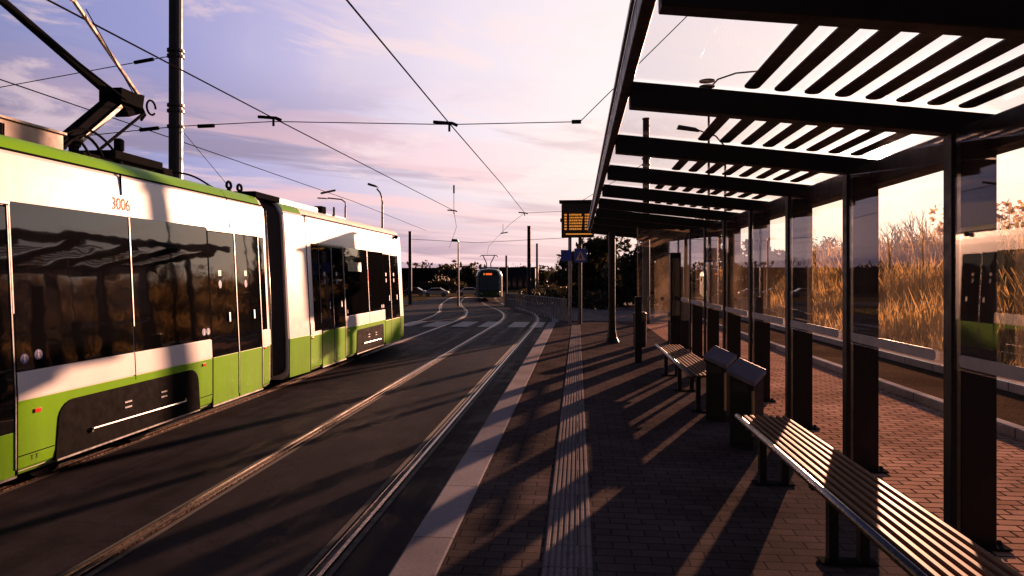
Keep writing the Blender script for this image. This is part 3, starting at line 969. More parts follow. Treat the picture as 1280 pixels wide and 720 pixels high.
    b = MB(); b.box(-5.66, -5.34, 7.58, 7.98, 3.86, 4.02); b.prism([(7.8, 3.72), (8.05, 3.82), (8.1, 4.06), (7.9, 4.04), (7.6, 3.95)], 'x', -5.6, -5.4)
    b.tube([(-5.36, 7.95, 3.92), (-5.36, 8.05, 3.8), (-5.36, 7.97, 3.72)], .02, 8)
    b.build('knee_joint', M['tram_black'], arm, bevel=.008)
    b = MB(); pts = [(-5.35, 8.16 + .09 * math.cos(k * PI / 9), 3.92 + .09 * math.sin(k * PI / 9)) for k in range(17)]; b.tube(pts, .014, 6); b.build('cable_loop', M['tram_black'], arm)
    b = MB(); b.tube([(-5.5, 7.62, 3.93), (-5.5, 5.55, 4.6)], .055, 8, .04); b.build('upper_arm', M['tram_black'], t)
    b = MB(); b.tube([(-5.45, 8.08, 4.02), (-5.0, 6.43, 4.57), (-4.97, 5.85, 4.57)], .024, 8); b.build('upper_arm', plain('bright_arm_tube', (.45, .38, .3), .3, .5), t)
    for p, q, r in [((-5.3, 7.6, 3.88), (-5.45, 5.6, 4.5), .014), ((-5.3, 7.95, 3.8), (-5.25, 6.98, 3.1), .018), ((-5.2, 7.62, 3.95), (-5.0, 6.6, 4.55), .006)]:
        b = MB(); b.tube([p, q], r, 6); b.build('control_rod', M['tram_black'], t)
    for y in (5.4, 5.75):
        b = MB(); b.tube([(-6.4, y, 4.44), (-6.2, y, 4.57), (-4.9, y, 4.57), (-4.7, y, 4.44)], .022, 6); b.build('contact_strip', M['tram_black'], t)
    b = MB()
    b.tube([(-5.5, 5.3, 4.56), (-5.5, 5.85, 4.56)], .03, 6)
    b.build('contact_bow', M['tram_black'], t)
    # boxes on section B and small hooks
    for x0, x1, y0, y1, z1 in [(-6.2, -4.85, 10.9, 12.6, 3.10), (-6.2, -4.9, 13.1, 14.3, 3.05), (-6.1, -5.0, 14.8, 15.9, 3.03)]:
        b = MB(); b.box(x0, x1, y0, y1, 2.94, z1); b.build('roof_box', M['tram_white'], t, bevel=.03)
    b = MB(); b.box(-5.0, -4.82, 12.72, 12.95, 2.95, 3.14); b.build('antenna_box', M['tram_black'], t, bevel=.01)
    b = MB(); b.box(-4.9, -4.87, 13.5, 13.56, 2.95, 3.2); b.build('antenna', M['tram_black'], t, bevel=.01)
    for y in (9.0, 9.3):
        b = MB()
        pts = [(-4.7, y + .06 * math.cos(k * PI / 8), 3.04 + .05 * math.sin(k * PI / 8)) for k in range(-2, 11)]
        b.tube(pts, .02, 6); b.tube([(-4.7, y, 2.93), (-4.7, y, 3.02)], .03, 6)
        b.build('roof_hook', M['tram_black'], t)
    # wheels in the dark below
    b = MB()
    for y in (5.7, 7.0, 13.3, 14.6):
        for x in (-4.82, -6.28):
            b = MB(); b.tube([(x - .06, y, .3), (x + .06, y, .3)], .3, 20); b.build('wheel', M['tram_black'], t)
    b = MB()
    b.box(-6.7, -4.4, -7, 9.2, .2, .5) if False else b.box(-6.6, -4.5, 4.9, 7.7, .24, .4)
    b.build('underframe', M['tram_black'], t)
    return t


LEAN[0] = True
near_tram()
LEAN[0] = False


def far_tram():
    i = min(range(len(TR)), key=lambda k: abs(TR[k].y - 61.5))
    p = TR[i]; d = (TR[i + 1] - TR[i - 1]).normalized()
    t = thing('tram', (p.x, p.y, gz(p.x, p.y)), 'distant dark green tram approaching head-on with a lit orange destination display', 'tram')
    ORG[t.name] = Vector((0, 0, 0))
    w, h = 1.2, 2.95
    prof = [(-w, .35), (-w, 2.3), (-w + .1, 2.65), (-w + .4, 2.9), (0, 2.98), (w - .4, 2.9), (w - .1, 2.65), (w, 2.3), (w, .35)]
    b = MB(); n = len(prof); st = [(-.15, .62, .0), (.0, .8, 0), (.25, .93, 0), (.8, 1, 0), (13, 1, 0)]
    vs = []; fs = []
    for y, s, _ in st: vs += [(x * s, y + max(0, z - 1.0) * .16 * (1 if y < 1 else 0), .35 + (z - .35) * (1 - (1 - s) * .12)) for x, z in prof]
    for j in range(len(st) - 1):
        for k in range(n):
            q = (k + 1) % n; fs.append((j * n + k, j * n + q, (j + 1) * n + q, (j + 1) * n + k))
    fs.append(tuple(range(n))); fs.append(tuple(len(vs) - 1 - k for k in range(n)))
    b.add(vs, fs); b.build('body', plain('far_tram_paint', (.028, .05, .038), .3, 0, .1, 2, coat=.4), t, bevel=.03)
    b = MB(); b.hexa([(-.85, -.2, .95), (.85, -.2, .95), (.95, .3, .95), (-.95, .3, .95)], [(-.88, .05, 2.35), (.88, .05, 2.35), (.95, .4, 2.35), (-.95, .4, 2.35)])
    b.build('windscreen', M['dark_glass'], t, bevel=.03)
    b = MB(); b.hexa([(-.8, .04, 2.3), (.8, .04, 2.3), (.8, .4, 2.3), (-.8, .4, 2.3)], [(-.75, .12, 2.6), (.75, .12, 2.6), (.75, .4, 2.6), (-.75, .4, 2.6)])
    ds = b.build('destination_display', M['board_black'], t)
    b = MB(); b.box(-.34, .22, .0, .06, 2.36, 2.52); b.build('lit_text', M['led_red'], ds)
    b = MB(); b.box(-.55, -.42, .0, .06, 2.36, 2.52); b.build('lit_number', M['led'], ds)
    b = MB(); b.box(-.95, .95, -.24, .3, .45, .9); b.build('bumper', plain('dull_green_bumper', (.04, .08, .012), .4), t, bevel=.06)
    for s in (-1, 1):
        b = MB(); b.tube([(s * .72, -.29, .7), (s * .72, -.2, .7)], .09, 12); b.build('headlight', plain('lamp_lens', (.5, .5, .5), .15), t)
        b = MB(); b.tube([(s * 1.0, -.0, 1.0), (s * 1.02, .15, 2.4)], .03, 6); b.build('window_post', M['galv'], t)
        b = MB(); b.tube([(s * 1.1, .1, 2.2), (s * 1.35, -.05, 2.1)], .02, 6); b.box(s * 1.38 - .06, s * 1.38 + .06, -.1, -.04, 1.8, 2.15); b.build('mirror', M['tram_black'], t)
    b = MB()
    b.tube([(-.2, 3, 3), (-.2, 3.8, 3.5), (-.55, 3.1, 4.2)], .05, 6); b.tube([(.2, 3, 3), (.2, 3.8, 3.5), (.55, 3.1, 4.2)], .05, 6)
    b.tube([(-.85, 3.1, 4.1), (-.7, 3.1, 4.22), (.7, 3.1, 4.22), (.85, 3.1, 4.1)], .04, 6)
    b.build('pantograph', M['tram_black'], t)
    b = MB(); b.box(-.9, .9, 1.5, 5, 2.9, 3.1); b.build('roof_box', M['tram_roof'], t, bevel=.03)
    t.rotation_euler.z = math.atan2(d.y, d.x) - PI / 2


far_tram()

# ------------------------------------------------------------------ shelter
YC = [4.15 + 1.52 * k for k in range(-4, 9)]      # beams and columns


def rz(x):
    return 2.986 - .119 * x


def shelter():
    t = thing('tram_shelter', (2.2, 8, PL), 'long dark steel tram stop shelter with slatted glass roof along the right', 'shelter')
    y0, y1 = YC[0] - .7, YC[-1] + .7
    for i, y in enumerate(YC):
        b = MB()
        b.prism([(.31, rz(.31) - .15), (2.44, rz(2.44) - .13), (2.44, rz(2.44)), (.31, rz(.31))], 'y', y - .05, y + .05)
        b.build('roof_beam', M['anthracite'], t, bevel=.006)
        b = MB(); b.box(2.168, 2.36, y - .05, y + .03, PL, rz(2.3) - .14)
        c = b.build('column', M['anthracite'], t, bevel=.006)
        b = MB(); b.box(2.10, 2.42, y - .09, y + .07, PL, PL + .012)
        for dx in (2.125, 2.395):
            b.lathe((dx, y - .01, PL + .012), [(.014, 0), (.014, .012), (.008, .02)], 6)
        b.build('base_plate', M['plate'], c)
        b = MB(); b.box(2.118, 2.150, y - .045, y + .045, PL + .02, 2.62)
        b.build('glazing_bar', M['anthracite'], t, bevel=.005)
    b = MB()
    b.hexa([(.25, y0, 2.87), (.31, y0, 2.87), (.31, y1, 2.87), (.25, y1, 2.87)], [(.25, y0, 3.0), (.31, y0, 3.0), (.31, y1, 3.0), (.25, y1, 3.0)])
    b.build('front_fascia', M['anthracite'], t, bevel=.008)
    b = MB(); b.box(.232, .248, y0, y1, 2.985, 3.012); b.build('sky_lit_edge', M['galv'], t)  # pale strip imitates the outer fascia edge lit by the sky
    b = MB(); b.box(2.295, 2.46, y0, y1, 2.50, 2.685); b.build('rear_beam', M['anthracite'], t, bevel=.008)
    b = MB(); b.box(2.47, 2.53, y0, y1, 2.55, 2.74); b.build('rear_gutter', M['anthracite'], t, bevel=.006)
    for i in range(len(YC) - 1):
        ya, yb = YC[i] + .05, YC[i + 1] - .05
        b = MB()
        for k in range(8):
            x = .95 + .166 * k; w = .042
            a, c = ya + .045, yb - .045
            pts = [(x + w + w * math.cos(-PI / 2 * 0 + PI + j * PI / 6), a + w - w * math.sin(j * PI / 6)) for j in range(7)]
            pts += [(x + w + w * math.cos(j * PI / 6), c - w + w * math.sin(j * PI / 6)) for j in range(7)]
            n = len(pts)
            vs = [(p[0], p[1], rz(p[0]) + .002) for p in pts] + [(p[0], p[1], rz(p[0]) + .010) for p in pts]
            b.add(vs, [tuple(range(n - 1, -1, -1)), tuple(range(n, 2 * n))] + [(j, (j + 1) % n, (j + 1) % n + n, j + n) for j in range(n)])
        g = MB()
        g.hexa([(.32, ya, rz(.32) + .014), (2.46, ya, rz(2.46) + .014), (2.46, yb, rz(2.46) + .014), (.32, yb, rz(.32) + .014)],
               [(.32, ya, rz(.32) + .024), (2.46, ya, rz(2.46) + .024), (2.46, yb, rz(2.46) + .024), (.32, yb, rz(.32) + .024)])
        go = g.build('roof_glass', M['roof_glass'], t)
        b.build('roof_slats', M['slat_dark'], go)
        # wall pane
        ya, yb = YC[i] + .046, YC[i + 1] - .046
        g = MB(); g.box(2.130, 2.140, ya, yb, 1.262, 2.62)
        go = g.build('wall_glass', M['glass'], t)
        a, c, r = ya + .10, yb - .06, .034
        pts = [(a + r + r * math.cos(PI / 2 + j * PI / 8), 1.316 + r * math.sin(PI / 2 + j * PI / 8)) for j in range(9)]
        pts += [(c - r + r * math.cos(-PI / 2 + j * PI / 8), 1.316 + r * math.sin(-PI / 2 + j * PI / 8)) for j in range(9)]
        b = MB(); b.prism(pts, 'x', 2.126, 2.129); b.build('frosted_strip', M['frost'], go)
    # cross screen at the far end of the benches
    b = MB(); b.box(1.02, 1.14, 12.32, 12.42, PL, 1.42); b.build('screen_post', M['anthracite'], t, bevel=.006)
    g = MB(); g.box(1.075, 1.98, 12.36, 12.37, 1.0, 2.62); go = g.build('screen_glass', M['glass'], t)
    b = MB(); b.box(1.06, 1.075, 12.355, 12.375, 1.42, 2.66); b.build('screen_edge', M['lit_gold'], go)  # glass edge coloured gold as if struck by the sun
    for x in (1.27, 1.5, 1.72):
        b = MB(); b.tube([(x, 12.352, 1.385), (x, 12.358, 1.385)], .036, 16); b.build('white_dot', M['white_sticker'], go)
    b = MB(); b.box(1.62, 1.80, 12.15, 12.30, .35, 2.2); tc = b.build('timetable_case', M['anthracite'], t, bevel=.01)
    b = MB(); b.box(1.645, 1.775, 12.144, 12.149, 1.1, 2.1); b.build('case_window', M['dark_glass'], tc)
    b = MB(); b.lathe((.79, 15.95, PL), [(.17, 0), (.165, .03), (.12, .12), (.088, .3), (.08, .6), (.08, 2.55)], 16)
    b.build('support_post', M['anthracite'], t, smooth=False)


shelter()


# ------------------------------------------------------------------ benches and bins
def bench(y0, L, label):
    t = thing('bench', (1.4, y0, PL), label, 'bench', 'slatted benches under the shelter')
    z = PL + .45
    xs = [1.288 + k * .050 for k in range(7)]
    for x in xs:
        b = MB(); b.box(x, x + .027, y0, y0 + L, z - .022, z + .002)
        b.build('slat', M['wood'], t, bevel=.004)
    b = MB(); b.tube([(1.248, y0 - .005, z - .012), (1.248, y0 + L + .005, z - .012)], .022, 12); b.build('front_rail', M['bright_steel'], t, smooth=True)
    for k in range(3):
        y = y0 + .28 + (L - .56) * k / 2
        b = MB()
        b.box(1.25, 1.63, y - .03, y + .03, z - .062, z - .026)
        b.box(1.34, 1.39, y - .03, y + .03, PL, z - .063); b.box(1.50, 1.55, y - .03, y + .03, PL, z - .063)
        lg = b.build('leg', M['anthracite'], t, bevel=.004)
        b = MB(); b.box(1.30, 1.59, y - .045, y + .045, PL, PL + .010); b.build('foot_plate', M['plate'], lg)


bench(2.15, 3.35, 'near slatted wooden bench with bright front rail, running out of the frame in the foreground')
bench(7.65, 3.4, 'far slatted wooden bench beyond the two grey bins, ending at the glass screen')


def bin_(y, label):
    t = thing('litter_bin', (1.53, y, PL), label, 'bin', 'pair of grey bins between the benches')
    ORG[t.name] = Vector((0, 0, 0))
    a, d = .112, .13
    def top(x, y_): return .69 + .07 * ((x + y_) / .2)        # lid slopes down to the corner that faces the platform
    b = MB(); c = [(-a, -a), (a, -a), (a, a), (-a, a)]
    b.hexa([(x, y_, .03) for x, y_ in c], [(x, y_, top(x, y_) - .045) for x, y_ in c])
    b.build('casing', M['bin'], t, bevel=.008)
    b = MB(); c = [(-d, -d), (d, -d), (d, d), (-d, d)]
    b.hexa([(x, y_, top(x, y_) - .042) for x, y_ in c], [(x, y_, top(x, y_)) for x, y_ in c])
    b.build('lid', M['lid'], t, bevel=.008)
    b = MB(); b.box(-a - .006, -a + .012, -a - .006, -a + .012, .12, .52); b.build('lit_slit', M['lit_gold'], t)  # gold strip stands for sunlit ground showing through a corner slit
    b = MB(); b.box(-a - .004, -a, -a + .05, a - .02, .50, .58); b.build('slot', M['board_black'], t)
    b = MB(); b.box(-.11, .11, -.11, .11, 0, .03); b.build('plinth', M['anthracite'], t)
    t.rotation_euler.z = rad(52)


bin_(6.38, 'nearer of the two dark grey bins with sloping square lid, beside the near bench end')
bin_(7.53, 'farther of the two dark grey bins with sloping square lid, beside the far bench')

t = thing('litter_bin', (1.36, 15.2, PL), 'slim dark round litter bin standing behind the glass cross screen', 'bin')
b = MB(); b.lathe((1.36, 15.2, PL), [(.13, 0), (.14, .02), (.145, .68)], 20); b.build('casing', M['bin'], t)
b = MB(); b.lathe((1.36, 15.2, PL), [(.155, .685), (.155, .72), (.12, .75), (.02, .765)], 20); b.build('lid', M['bin'], t)

# ------------------------------------------------------------------ information display and crossing sign
def moved(b, name, mat, parent, bevel=0):
    # the whole group was drawn at 21 m; it stands at 22.3 m
    k = 22.3 / 21
    b.v = [(x * k, y + 1.3, EYE + (z - EYE) * k) for x, y, z in b.v]
    return b.build(name, mat, parent, bevel=bevel)


t = thing('information_display', (-.1, 22.3, .1), 'black departure board with amber text lines on twin posts beyond the shelter', 'display')
for x in (-.235, .075):
    b = MB(); b.tube([(x, 21, .05), (x, 21, 3.0)], .055, 12); moved(b, 'post', M['galv'] if x < 0 else M['pole_dark'], t)
b = MB(); b.box(-.49, .50, 20.86, 21.14, 2.97, 4.02); bd = moved(b, 'board', M['board_black'], t, bevel=.015)
b = MB(); b.box(-.56, .55, 20.8, 21.2, 4.022, 4.10); moved(b, 'hood', M['anthracite'], bd, bevel=.01)
for r in range(6):
    z = 3.63 - r * .087
    b = MB(); b.box(-.40, -.33, 20.85, 20.858, z, z + .05)
    x = -.25
    while x < .12:
        w = R.uniform(.02, .06); b.box(x, x + w, 20.85, 20.858, z, z + .05); x += w + .014
    b.box(.22, .25, 20.85, 20.858, z, z + .05); b.box(.27, .42, 20.85, 20.858, z, z + .05)
    moved(b, 'text_line', M['led'], bd)
b = MB(); b.box(-.36, .44, 20.85, 20.858, 3.05, 3.085); moved(b, 'text_line', M['led'], bd)
b = MB(); b.box(-.53, -.49, 20.9, 21.1, 3.45, 3.55); moved(b, 'side_lamp', M['board_black'], bd)

t = thing('pedestrian_sign', (.1, 22.1, .1), 'blue square crossing sign with white triangle on a dark post under the board', 'sign')
b = MB(); b.tube([(.1, 20.78, .05), (.1, 20.78, 2.75)], .028, 10); moved(b, 'post', M['pole_dark'], t)
b = MB(); b.box(-.10, .28, 20.72, 20.735, 2.2, 2.62); pl = moved(b, 'plate', M['sign_blue'], t, bevel=.003)
b = MB(); b.prism([(-.06, 2.27), (.24, 2.27), (.09, 2.56)], 'y', 20.713, 20.718); moved(b, 'triangle', M['white_sticker'], pl)
b = MB(); b.prism([(.075, 2.42), (.105, 2.42), (.13, 2.30), (.11, 2.295), (.09, 2.35), (.065, 2.295), (.045, 2.30)], 'y', 20.706, 20.711)
b.tube([(.09, 20.706, 2.445), (.09, 20.711, 2.445)], .017, 10); moved(b, 'walker_symbol', M['board_black'], pl)
t = thing('pedestrian_sign', (-.25, 22.2, .1), 'blue sign turned edge-on beneath the departure board, left of the triangle sign', 'sign')
b = MB(); b.hexa([(-.5, 20.70, 2.25), (-.18, 20.88, 2.25), (-.185, 20.892, 2.25), (-.505, 20.712, 2.25)], [(-.5, 20.70, 2.58), (-.18, 20.88, 2.58), (-.185, 20.892, 2.58), (-.505, 20.712, 2.58)])
moved(b, 'plate', M['sign_blue'], t)
b = MB(); b.tube([(-.235, 20.95, 2.5), (-.3, 20.83, 2.5)], .02, 6); b.tube([(-.235, 20.95, 2.3), (-.3, 20.83, 2.3)], .02, 6); moved(b, 'bracket', M['pole_dark'], t)


# ------------------------------------------------------------------ poles, lamps, wires
def pole(x, y, r, top, label, bands=()):
    t = thing('catenary_pole', (x, y, gz(x, y)), label, 'pole', 'overhead line poles')
    z = gz(x, y) - .05
    b = MB(); b.tube([(x, y, z), (x, y, top)], r * 1.08, 14, r * .95); m = b.build('mast', M['pole_dark'], t, smooth=False)
    b = MB(); b.tube([(x, y, top), (x, y, top + .04)], r * 1.1, 14); b.build('cap', M['pole_dark'], t)
    if bands:
        for z in bands:
            b = MB(); b.tube([(x, y, z), (x, y, z + .045)], r * 1.25, 14); b.build('clamp', M['pole_dark'], t)


pole(-7.17, 11.6, .118, 8.4, 'tall dark mast rising behind the near tram, two wire clamps around it', (4.44, 4.72, 4.82, 5.70, 5.80))
pole(2.23, 22.6, .115, 6.9, 'dark mast seen through the shelter roof glass, left of the lamp posts', (5.4, 5.6))
pole(-12.7, 51, .13, 5.15, 'dark mast just right of the near tram nose, in front of the long low building')
pole(-3.62, 51, .14, 5.5, 'taller mast on the right of the distant tram, beside a thinner one')
pole(-3.85, 65, .11, 4.85, 'thinner, farther mast just right of the taller one near the distant tram')
pole(-9.2, 88, .14, 4.4, 'short distant mast between the distant tram and the blue-grey building')


def wire(pts, label, r=.009, ins=(), grp='overhead wires', nm='overhead_wire', fit=()):
    if ins or fit:
        t = thing(nm, pts[0], label, 'wire', grp)
        b = MB(); b.tube(pts, r, 6); b.build('cable', M['wire'], t)
        for p, q in ins:
            b = MB(); b.tube([p, q], .035, 8); b.build('insulator', M['wire'], t)
        for p in fit:
            b = MB(); p = Vector(p)
            b.tube([p + Vector((-.28, 0, .03)), p + Vector((.05, 0, .0)), p + Vector((.14, 0, -.04))], .028, 6); b.tube([p, p + Vector((0, 0, -.14))], .022, 6)
            b.build('clamp', M['wire'], t)
    else:
        b = MB(); b.tube(pts, r, 6)
        o = b.build(nm, M['wire']); tag(o, label, 'wire', grp)


wire([(-2.33, -8, 4.66), (-2.33, 2, 4.6), (-2.2, 11.6, 4.42), (-2.32, 21, 4.62), (-2.4, 31, 4.66), (-3.6, 36.5, 4.6), (-7.2, 55, 4.2), (-10, 75, 4.1)],
     'contact wire above the empty right-hand track, crossing the open sky', .010, (), fit=((-2.2, 11.6, 4.42), (-2.4, 31, 4.66)))
wire([(-5.35, -8, 4.62), (-5.35, 11.6, 4.58), (-5.3, 29, 4.6), (-6.8, 38, 4.55), (-11, 58, 4.2)], 'contact wire over the near tram, passing the tall mast', .011, fit=((-5.35, 11.6, 4.58), (-5.3, 29, 4.6)))
wire([(-8.05, -8, 4.56), (-8.05, 11.6, 4.54), (-8.1, 24, 4.5), (-9, 40, 4.5)], 'feeder wire low over the tram roof behind the tall mast', .010, (((-8.05, 6.1, 4.48), (-8.05, 6.9, 4.6)), ((-8.1, 21.0, 4.42), (-8.1, 22.2, 4.66))))
wire([(-7.17, 11.6, 4.47), (-5.35, 11.6, 4.52), (-2.2, 11.6, 4.40), (.04, 11.6, 4.40), (2.0, 11.6, 6.3), (4.6, 11.6, 8.9)], 'cross span from the tall mast over both tracks, bending up above the shelter', .008,
     (((-6.75, 11.6, 4.465), (-6.45, 11.6, 4.47)), ((-.1, 11.6, 4.40), (.06, 11.6, 4.40))))
wire([(-7.17, 11.6, 5.75), (-10.6, 11.6, 5.26), (-16, 11.6, 4.9)], 'upper stay running left from the tall mast', .008, (((-7.6, 11.6, 5.69), (-7.95, 11.6, 5.64)),))
wire([(-7.17, 11.6, 4.47), (-9.0, 11.6, 4.33), (-14, 11.6, 4.2)], 'lower stay running left from the tall mast', .008, (((-7.5, 11.6, 4.45), (-7.85, 11.6, 4.42)),))
wire([(-7.1, 11.6, 4.45), (-6.4, 11.9, 3.5), (-6.1, 12.0, 3.0)], 'thin sloping stay beside the tall mast, down to the tram roof', .005)
wire([(-12.7, 51, 4.6), (-7.6, 51, 4.3), (-3.62, 51, 4.5), (2.5, 51, 4.8)], 'distant cross span between the two masts flanking the distant tram', .016)
wire([(-2.4, 31, 4.66), (-.6, 31, 4.72), (2.23, 22.6, 5.5)], 'short span from the right contact wire toward the shelter mast', .010)
wire([(-5.3, 29, 5.7), (-5.3, 29, 4.6)], 'short hanging rod above the left contact wire fitting', .012, (((-5.3, 29, 5.35), (-5.3, 29, 5.7)),))
wire([(-4.6, 42, 5.0), (-4.6, 42, 4.45)], 'small hanging rod in the middle distance over the curve', .014, (((-4.75, 42, 4.42), (-4.3, 42, 4.5)),))


def lamp(base, top, pts, head, label, hs=(.55, .3, .12)):
    x, y = base
    t = thing('street_lamp', (x, y, gz(x, y)), label, 'street lamp', 'street lamps')
    b = MB(); b.tube([(x, y, gz(x, y) - .05), (x, y, top)], .07, 10, .045); b.build('mast', M['pole_dark'], t)
    b = MB(); b.tube([(x, y, top)] + pts, .035, 8); b.build('arm', M['pole_dark'], t, smooth=True)
    hx, hy, hz, sl = head
    a, w, h = hs
    b = MB()
    b.hexa([(hx - a, hy - w, hz - h + sl), (hx + a, hy - w, hz - h), (hx + a, hy + w, hz - h), (hx - a, hy + w, hz - h + sl)],
           [(hx - a * .9, hy - w * .8, hz + sl), (hx + a * .6, hy - w * .8, hz), (hx + a * .6, hy + w * .8, hz), (hx - a * .9, hy + w * .8, hz + sl)])
    b.build('lamp_head', M['pole_dark'], t, bevel=.02)


lamp((-8.74, 30), 5.0, [(-8.76, 30, 5.3), (-8.85, 30, 5.55), (-9.0, 30, 5.72)], (-9.15, 30, 5.86, .12), 'street lamp with a flat head on a curved neck above the tram tail', (.24, .18, .1))
lamp((-11.5, 33), 5.2, [(-11.5, 33, 5.45), (-11.7, 33, 5.6), (-12.4, 33, 5.68)], (-12.65, 33, 5.68, .03), 'slender street lamp with a long thin arm, above the joint of the tram', (.28, .12, .05))
lamp((-8.1, 46), 4.0, [(-8.1, 46, 4.15), (-8.2, 46, 4.25)], (-8.3, 46, 4.3, .02), 'short dark post with a small box head, left of the distant tram', (.25, .2, .18))
lamp((6.3, 30), 7.0, [(6.25, 30, 7.4), (5.9, 30, 7.8), (5.2, 30, 8.05)], (4.75, 30, 8.15, .14), 'floodlight on a curved arm seen through the second roof bay', (.48, .2, .14))
t = thing('street_lamp', (3.74, 20, PL), 'lamp post with a twin-ring head and a long curved arm seen through the shelter roof', 'street lamp', 'street lamps')
b = MB(); b.tube([(3.74, 20, 0), (3.74, 20, 7.15)], .05, 10, .03); b.build('mast', plain('reddish_mast', (.06, .03, .025), .5), t)
b = MB()
for z in (7.2, 7.36):
    b.lathe((3.74 - .05, 20, z), [(.10, 0), (.22, .0), (.22, .03), (.10, .03)], 18)
b.build('ring_head', M['pole_dark'], t)
b = MB(); b.tube([(3.74, 20, 7.15), (4.0, 20, 7.42), (4.5, 20, 7.58), (5.4, 20, 7.64)], .025, 8); b.tube([(5.35, 20, 7.63), (5.5, 20, 7.66)], .05, 8); b.build('arm', M['pole_dark'], t)

# ------------------------------------------------------------------ railing along the curved footway
t = thing('pedestrian_railing', (-.6, 27, 0), 'low pedestrian railing with many upright bars along the curved footway', 'railing')
pts = [(-.45, 26.6), (-1.0, 28.6), (-1.8, 31.5), (-2.7, 35), (-3.6, 39), (-4.4, 43.5), (-5.2, 48.5)]
pp = cat(pts, 6)
n = 0
for p, q in zip(pp[:-1], pp[1:]):
    b = MB(); z = gz(p.x, p.y)
    b.tube([(p.x, p.y, z - .05), (p.x, p.y, z + .9)], .035, 8); b.build('post', M['galv'], t)
for h in (.88, .55):
    b = MB(); b.tube([(p.x, p.y, gz(p.x, p.y) + h) for p in pp], .02, 6); b.build('handrail', M['pole_dark'], t)


# ------------------------------------------------------------------ cars
def car(x, y, rot, mat, label):
    t = thing('parked_car', (x, y, gz(-20, y) - .03), label, 'car', 'cars parked along the far road')
    ORG[t.name] = Vector((0, 0, 0))
    side = [(-2.1, .35), (-2.15, .7), (-2.0, .88), (-1.35, .95), (-.75, 1.42), (.75, 1.45), (1.5, 1.0), (2.05, .9), (2.15, .65), (2.1, .35)]
    b = MB(); b.prism(side, 'y', -.85, .85); b.build('body', mat, t, bevel=.06)
    b = MB(); b.prism([(-1.2, .98), (-.7, 1.36), (.65, 1.38), (1.3, 1.02)], 'y', -.87, .87); b.build('window', M['car_glass'], t)
    for wx in (-1.3, 1.3):
        for s in (-1, 1):
            b = MB(); b.tube([(wx, s * .7, .32), (wx, s * .88, .32)], .32, 16); w = b.build('wheel', M['tyre'], t)
            b = MB(); b.tube([(wx, s * .885, .32), (wx, s * .89, .32)], .19, 12); b.build('rim', M['galv'], w)
    for s in (-1, 1):
        b = MB(); b.box(2.08, 2.16, s * .65 - .12, s * .65 + .12, .68, .8); b.build('headlight', M['white_sticker'], t)
        b = MB(); b.box(-2.17, -2.08, s * .65 - .12, s * .65 + .12, .7, .82); b.build('tail_light', M['red_lens'], t)
    t.rotation_euler.z = rot


car(-23.5, 112, .1, M['car_light'], 'pale silver car parked on the far road, midway between two masts')
car(-28, 115, .05, M['car_dark'], 'dark car parked on the far road just beside the near tram nose')
car(-18.6, 116, .2, M['car_light'], 'silver car on the far road immediately left of the distant tram')
car(-31.8, 113, .0, M['car_light'], 'silver car mostly hidden behind the nose of the near tram')


# ------------------------------------------------------------------ vegetation
def leaf_cloud(b, c, rx, ry, rz_, n, s, rnd, tilt=1.0):
    for _ in range(n):
        while True:
            p = Vector((rnd.uniform(-1, 1), rnd.uniform(-1, 1), rnd.uniform(-1, 1)))
            if .25 < p.length < 1: break
        q = Vector((c[0] + p.x * rx, c[1] + p.y * ry, c[2] + p.z * rz_))
        u = Vector((rnd.gauss(0, 1), rnd.gauss(0, 1), rnd.gauss(0, 1) * tilt)).normalized()
        v = u.orthogonal().normalized()
        v = (v * math.cos(1) + u.cross(v) * math.sin(rnd.uniform(0, 6)))
        w = s * rnd.uniform(.6, 1.4); l = w * rnd.uniform(1.0, 1.9)
        b.add([q - u * l * .5, q + v * w * .35, q + u * l * .5, q - v * w * .35], [(0, 1, 2, 3)])


def leafy(x, y, h, w, seed, label, mat, cat='tree', name='tree', group=None, lobes=12, n=230, s=.22, low=.12):
    rnd = random.Random(seed)
    z0 = gz(x, y) - .1
    t = thing(name, (x, y, z0), label, cat, group)
    b = MB()
    top = Vector((x + rnd.uniform(-.2, .2), y, z0 + h * .75))
    tk = (.05 * h * .5 + .03) if cat == 'tree' else .012 * h
    b.tube([(x, y, z0), (x + rnd.uniform(-.1, .1), y, z0 + h * .35), top], tk, 8, tk * .4)
    cl = []
    for k in range(lobes):
        a = rnd.uniform(0, 2 * PI); f = rnd.uniform(low, 1)
        prof = math.sin(PI * min(1, .18 + .82 * f) ** .8)
        r = w * .5 * prof * rnd.uniform(.4, .95)
        c = (x + r * math.cos(a), y + r * math.sin(a), z0 + h * (.08 + .84 * f))
        cl.append(c)
        b.tube([(x, y, z0 + h * .7 * f), c], .03, 5, .01)
    b.build('trunk', M['bark'], t)
    b = MB()
    for c in cl:
        q = rnd.uniform(.17, .34)
        leaf_cloud(b, c, w * q, w * q, h * q * .55, n, s, rnd)
    b.build('crown', mat, t)
    return t


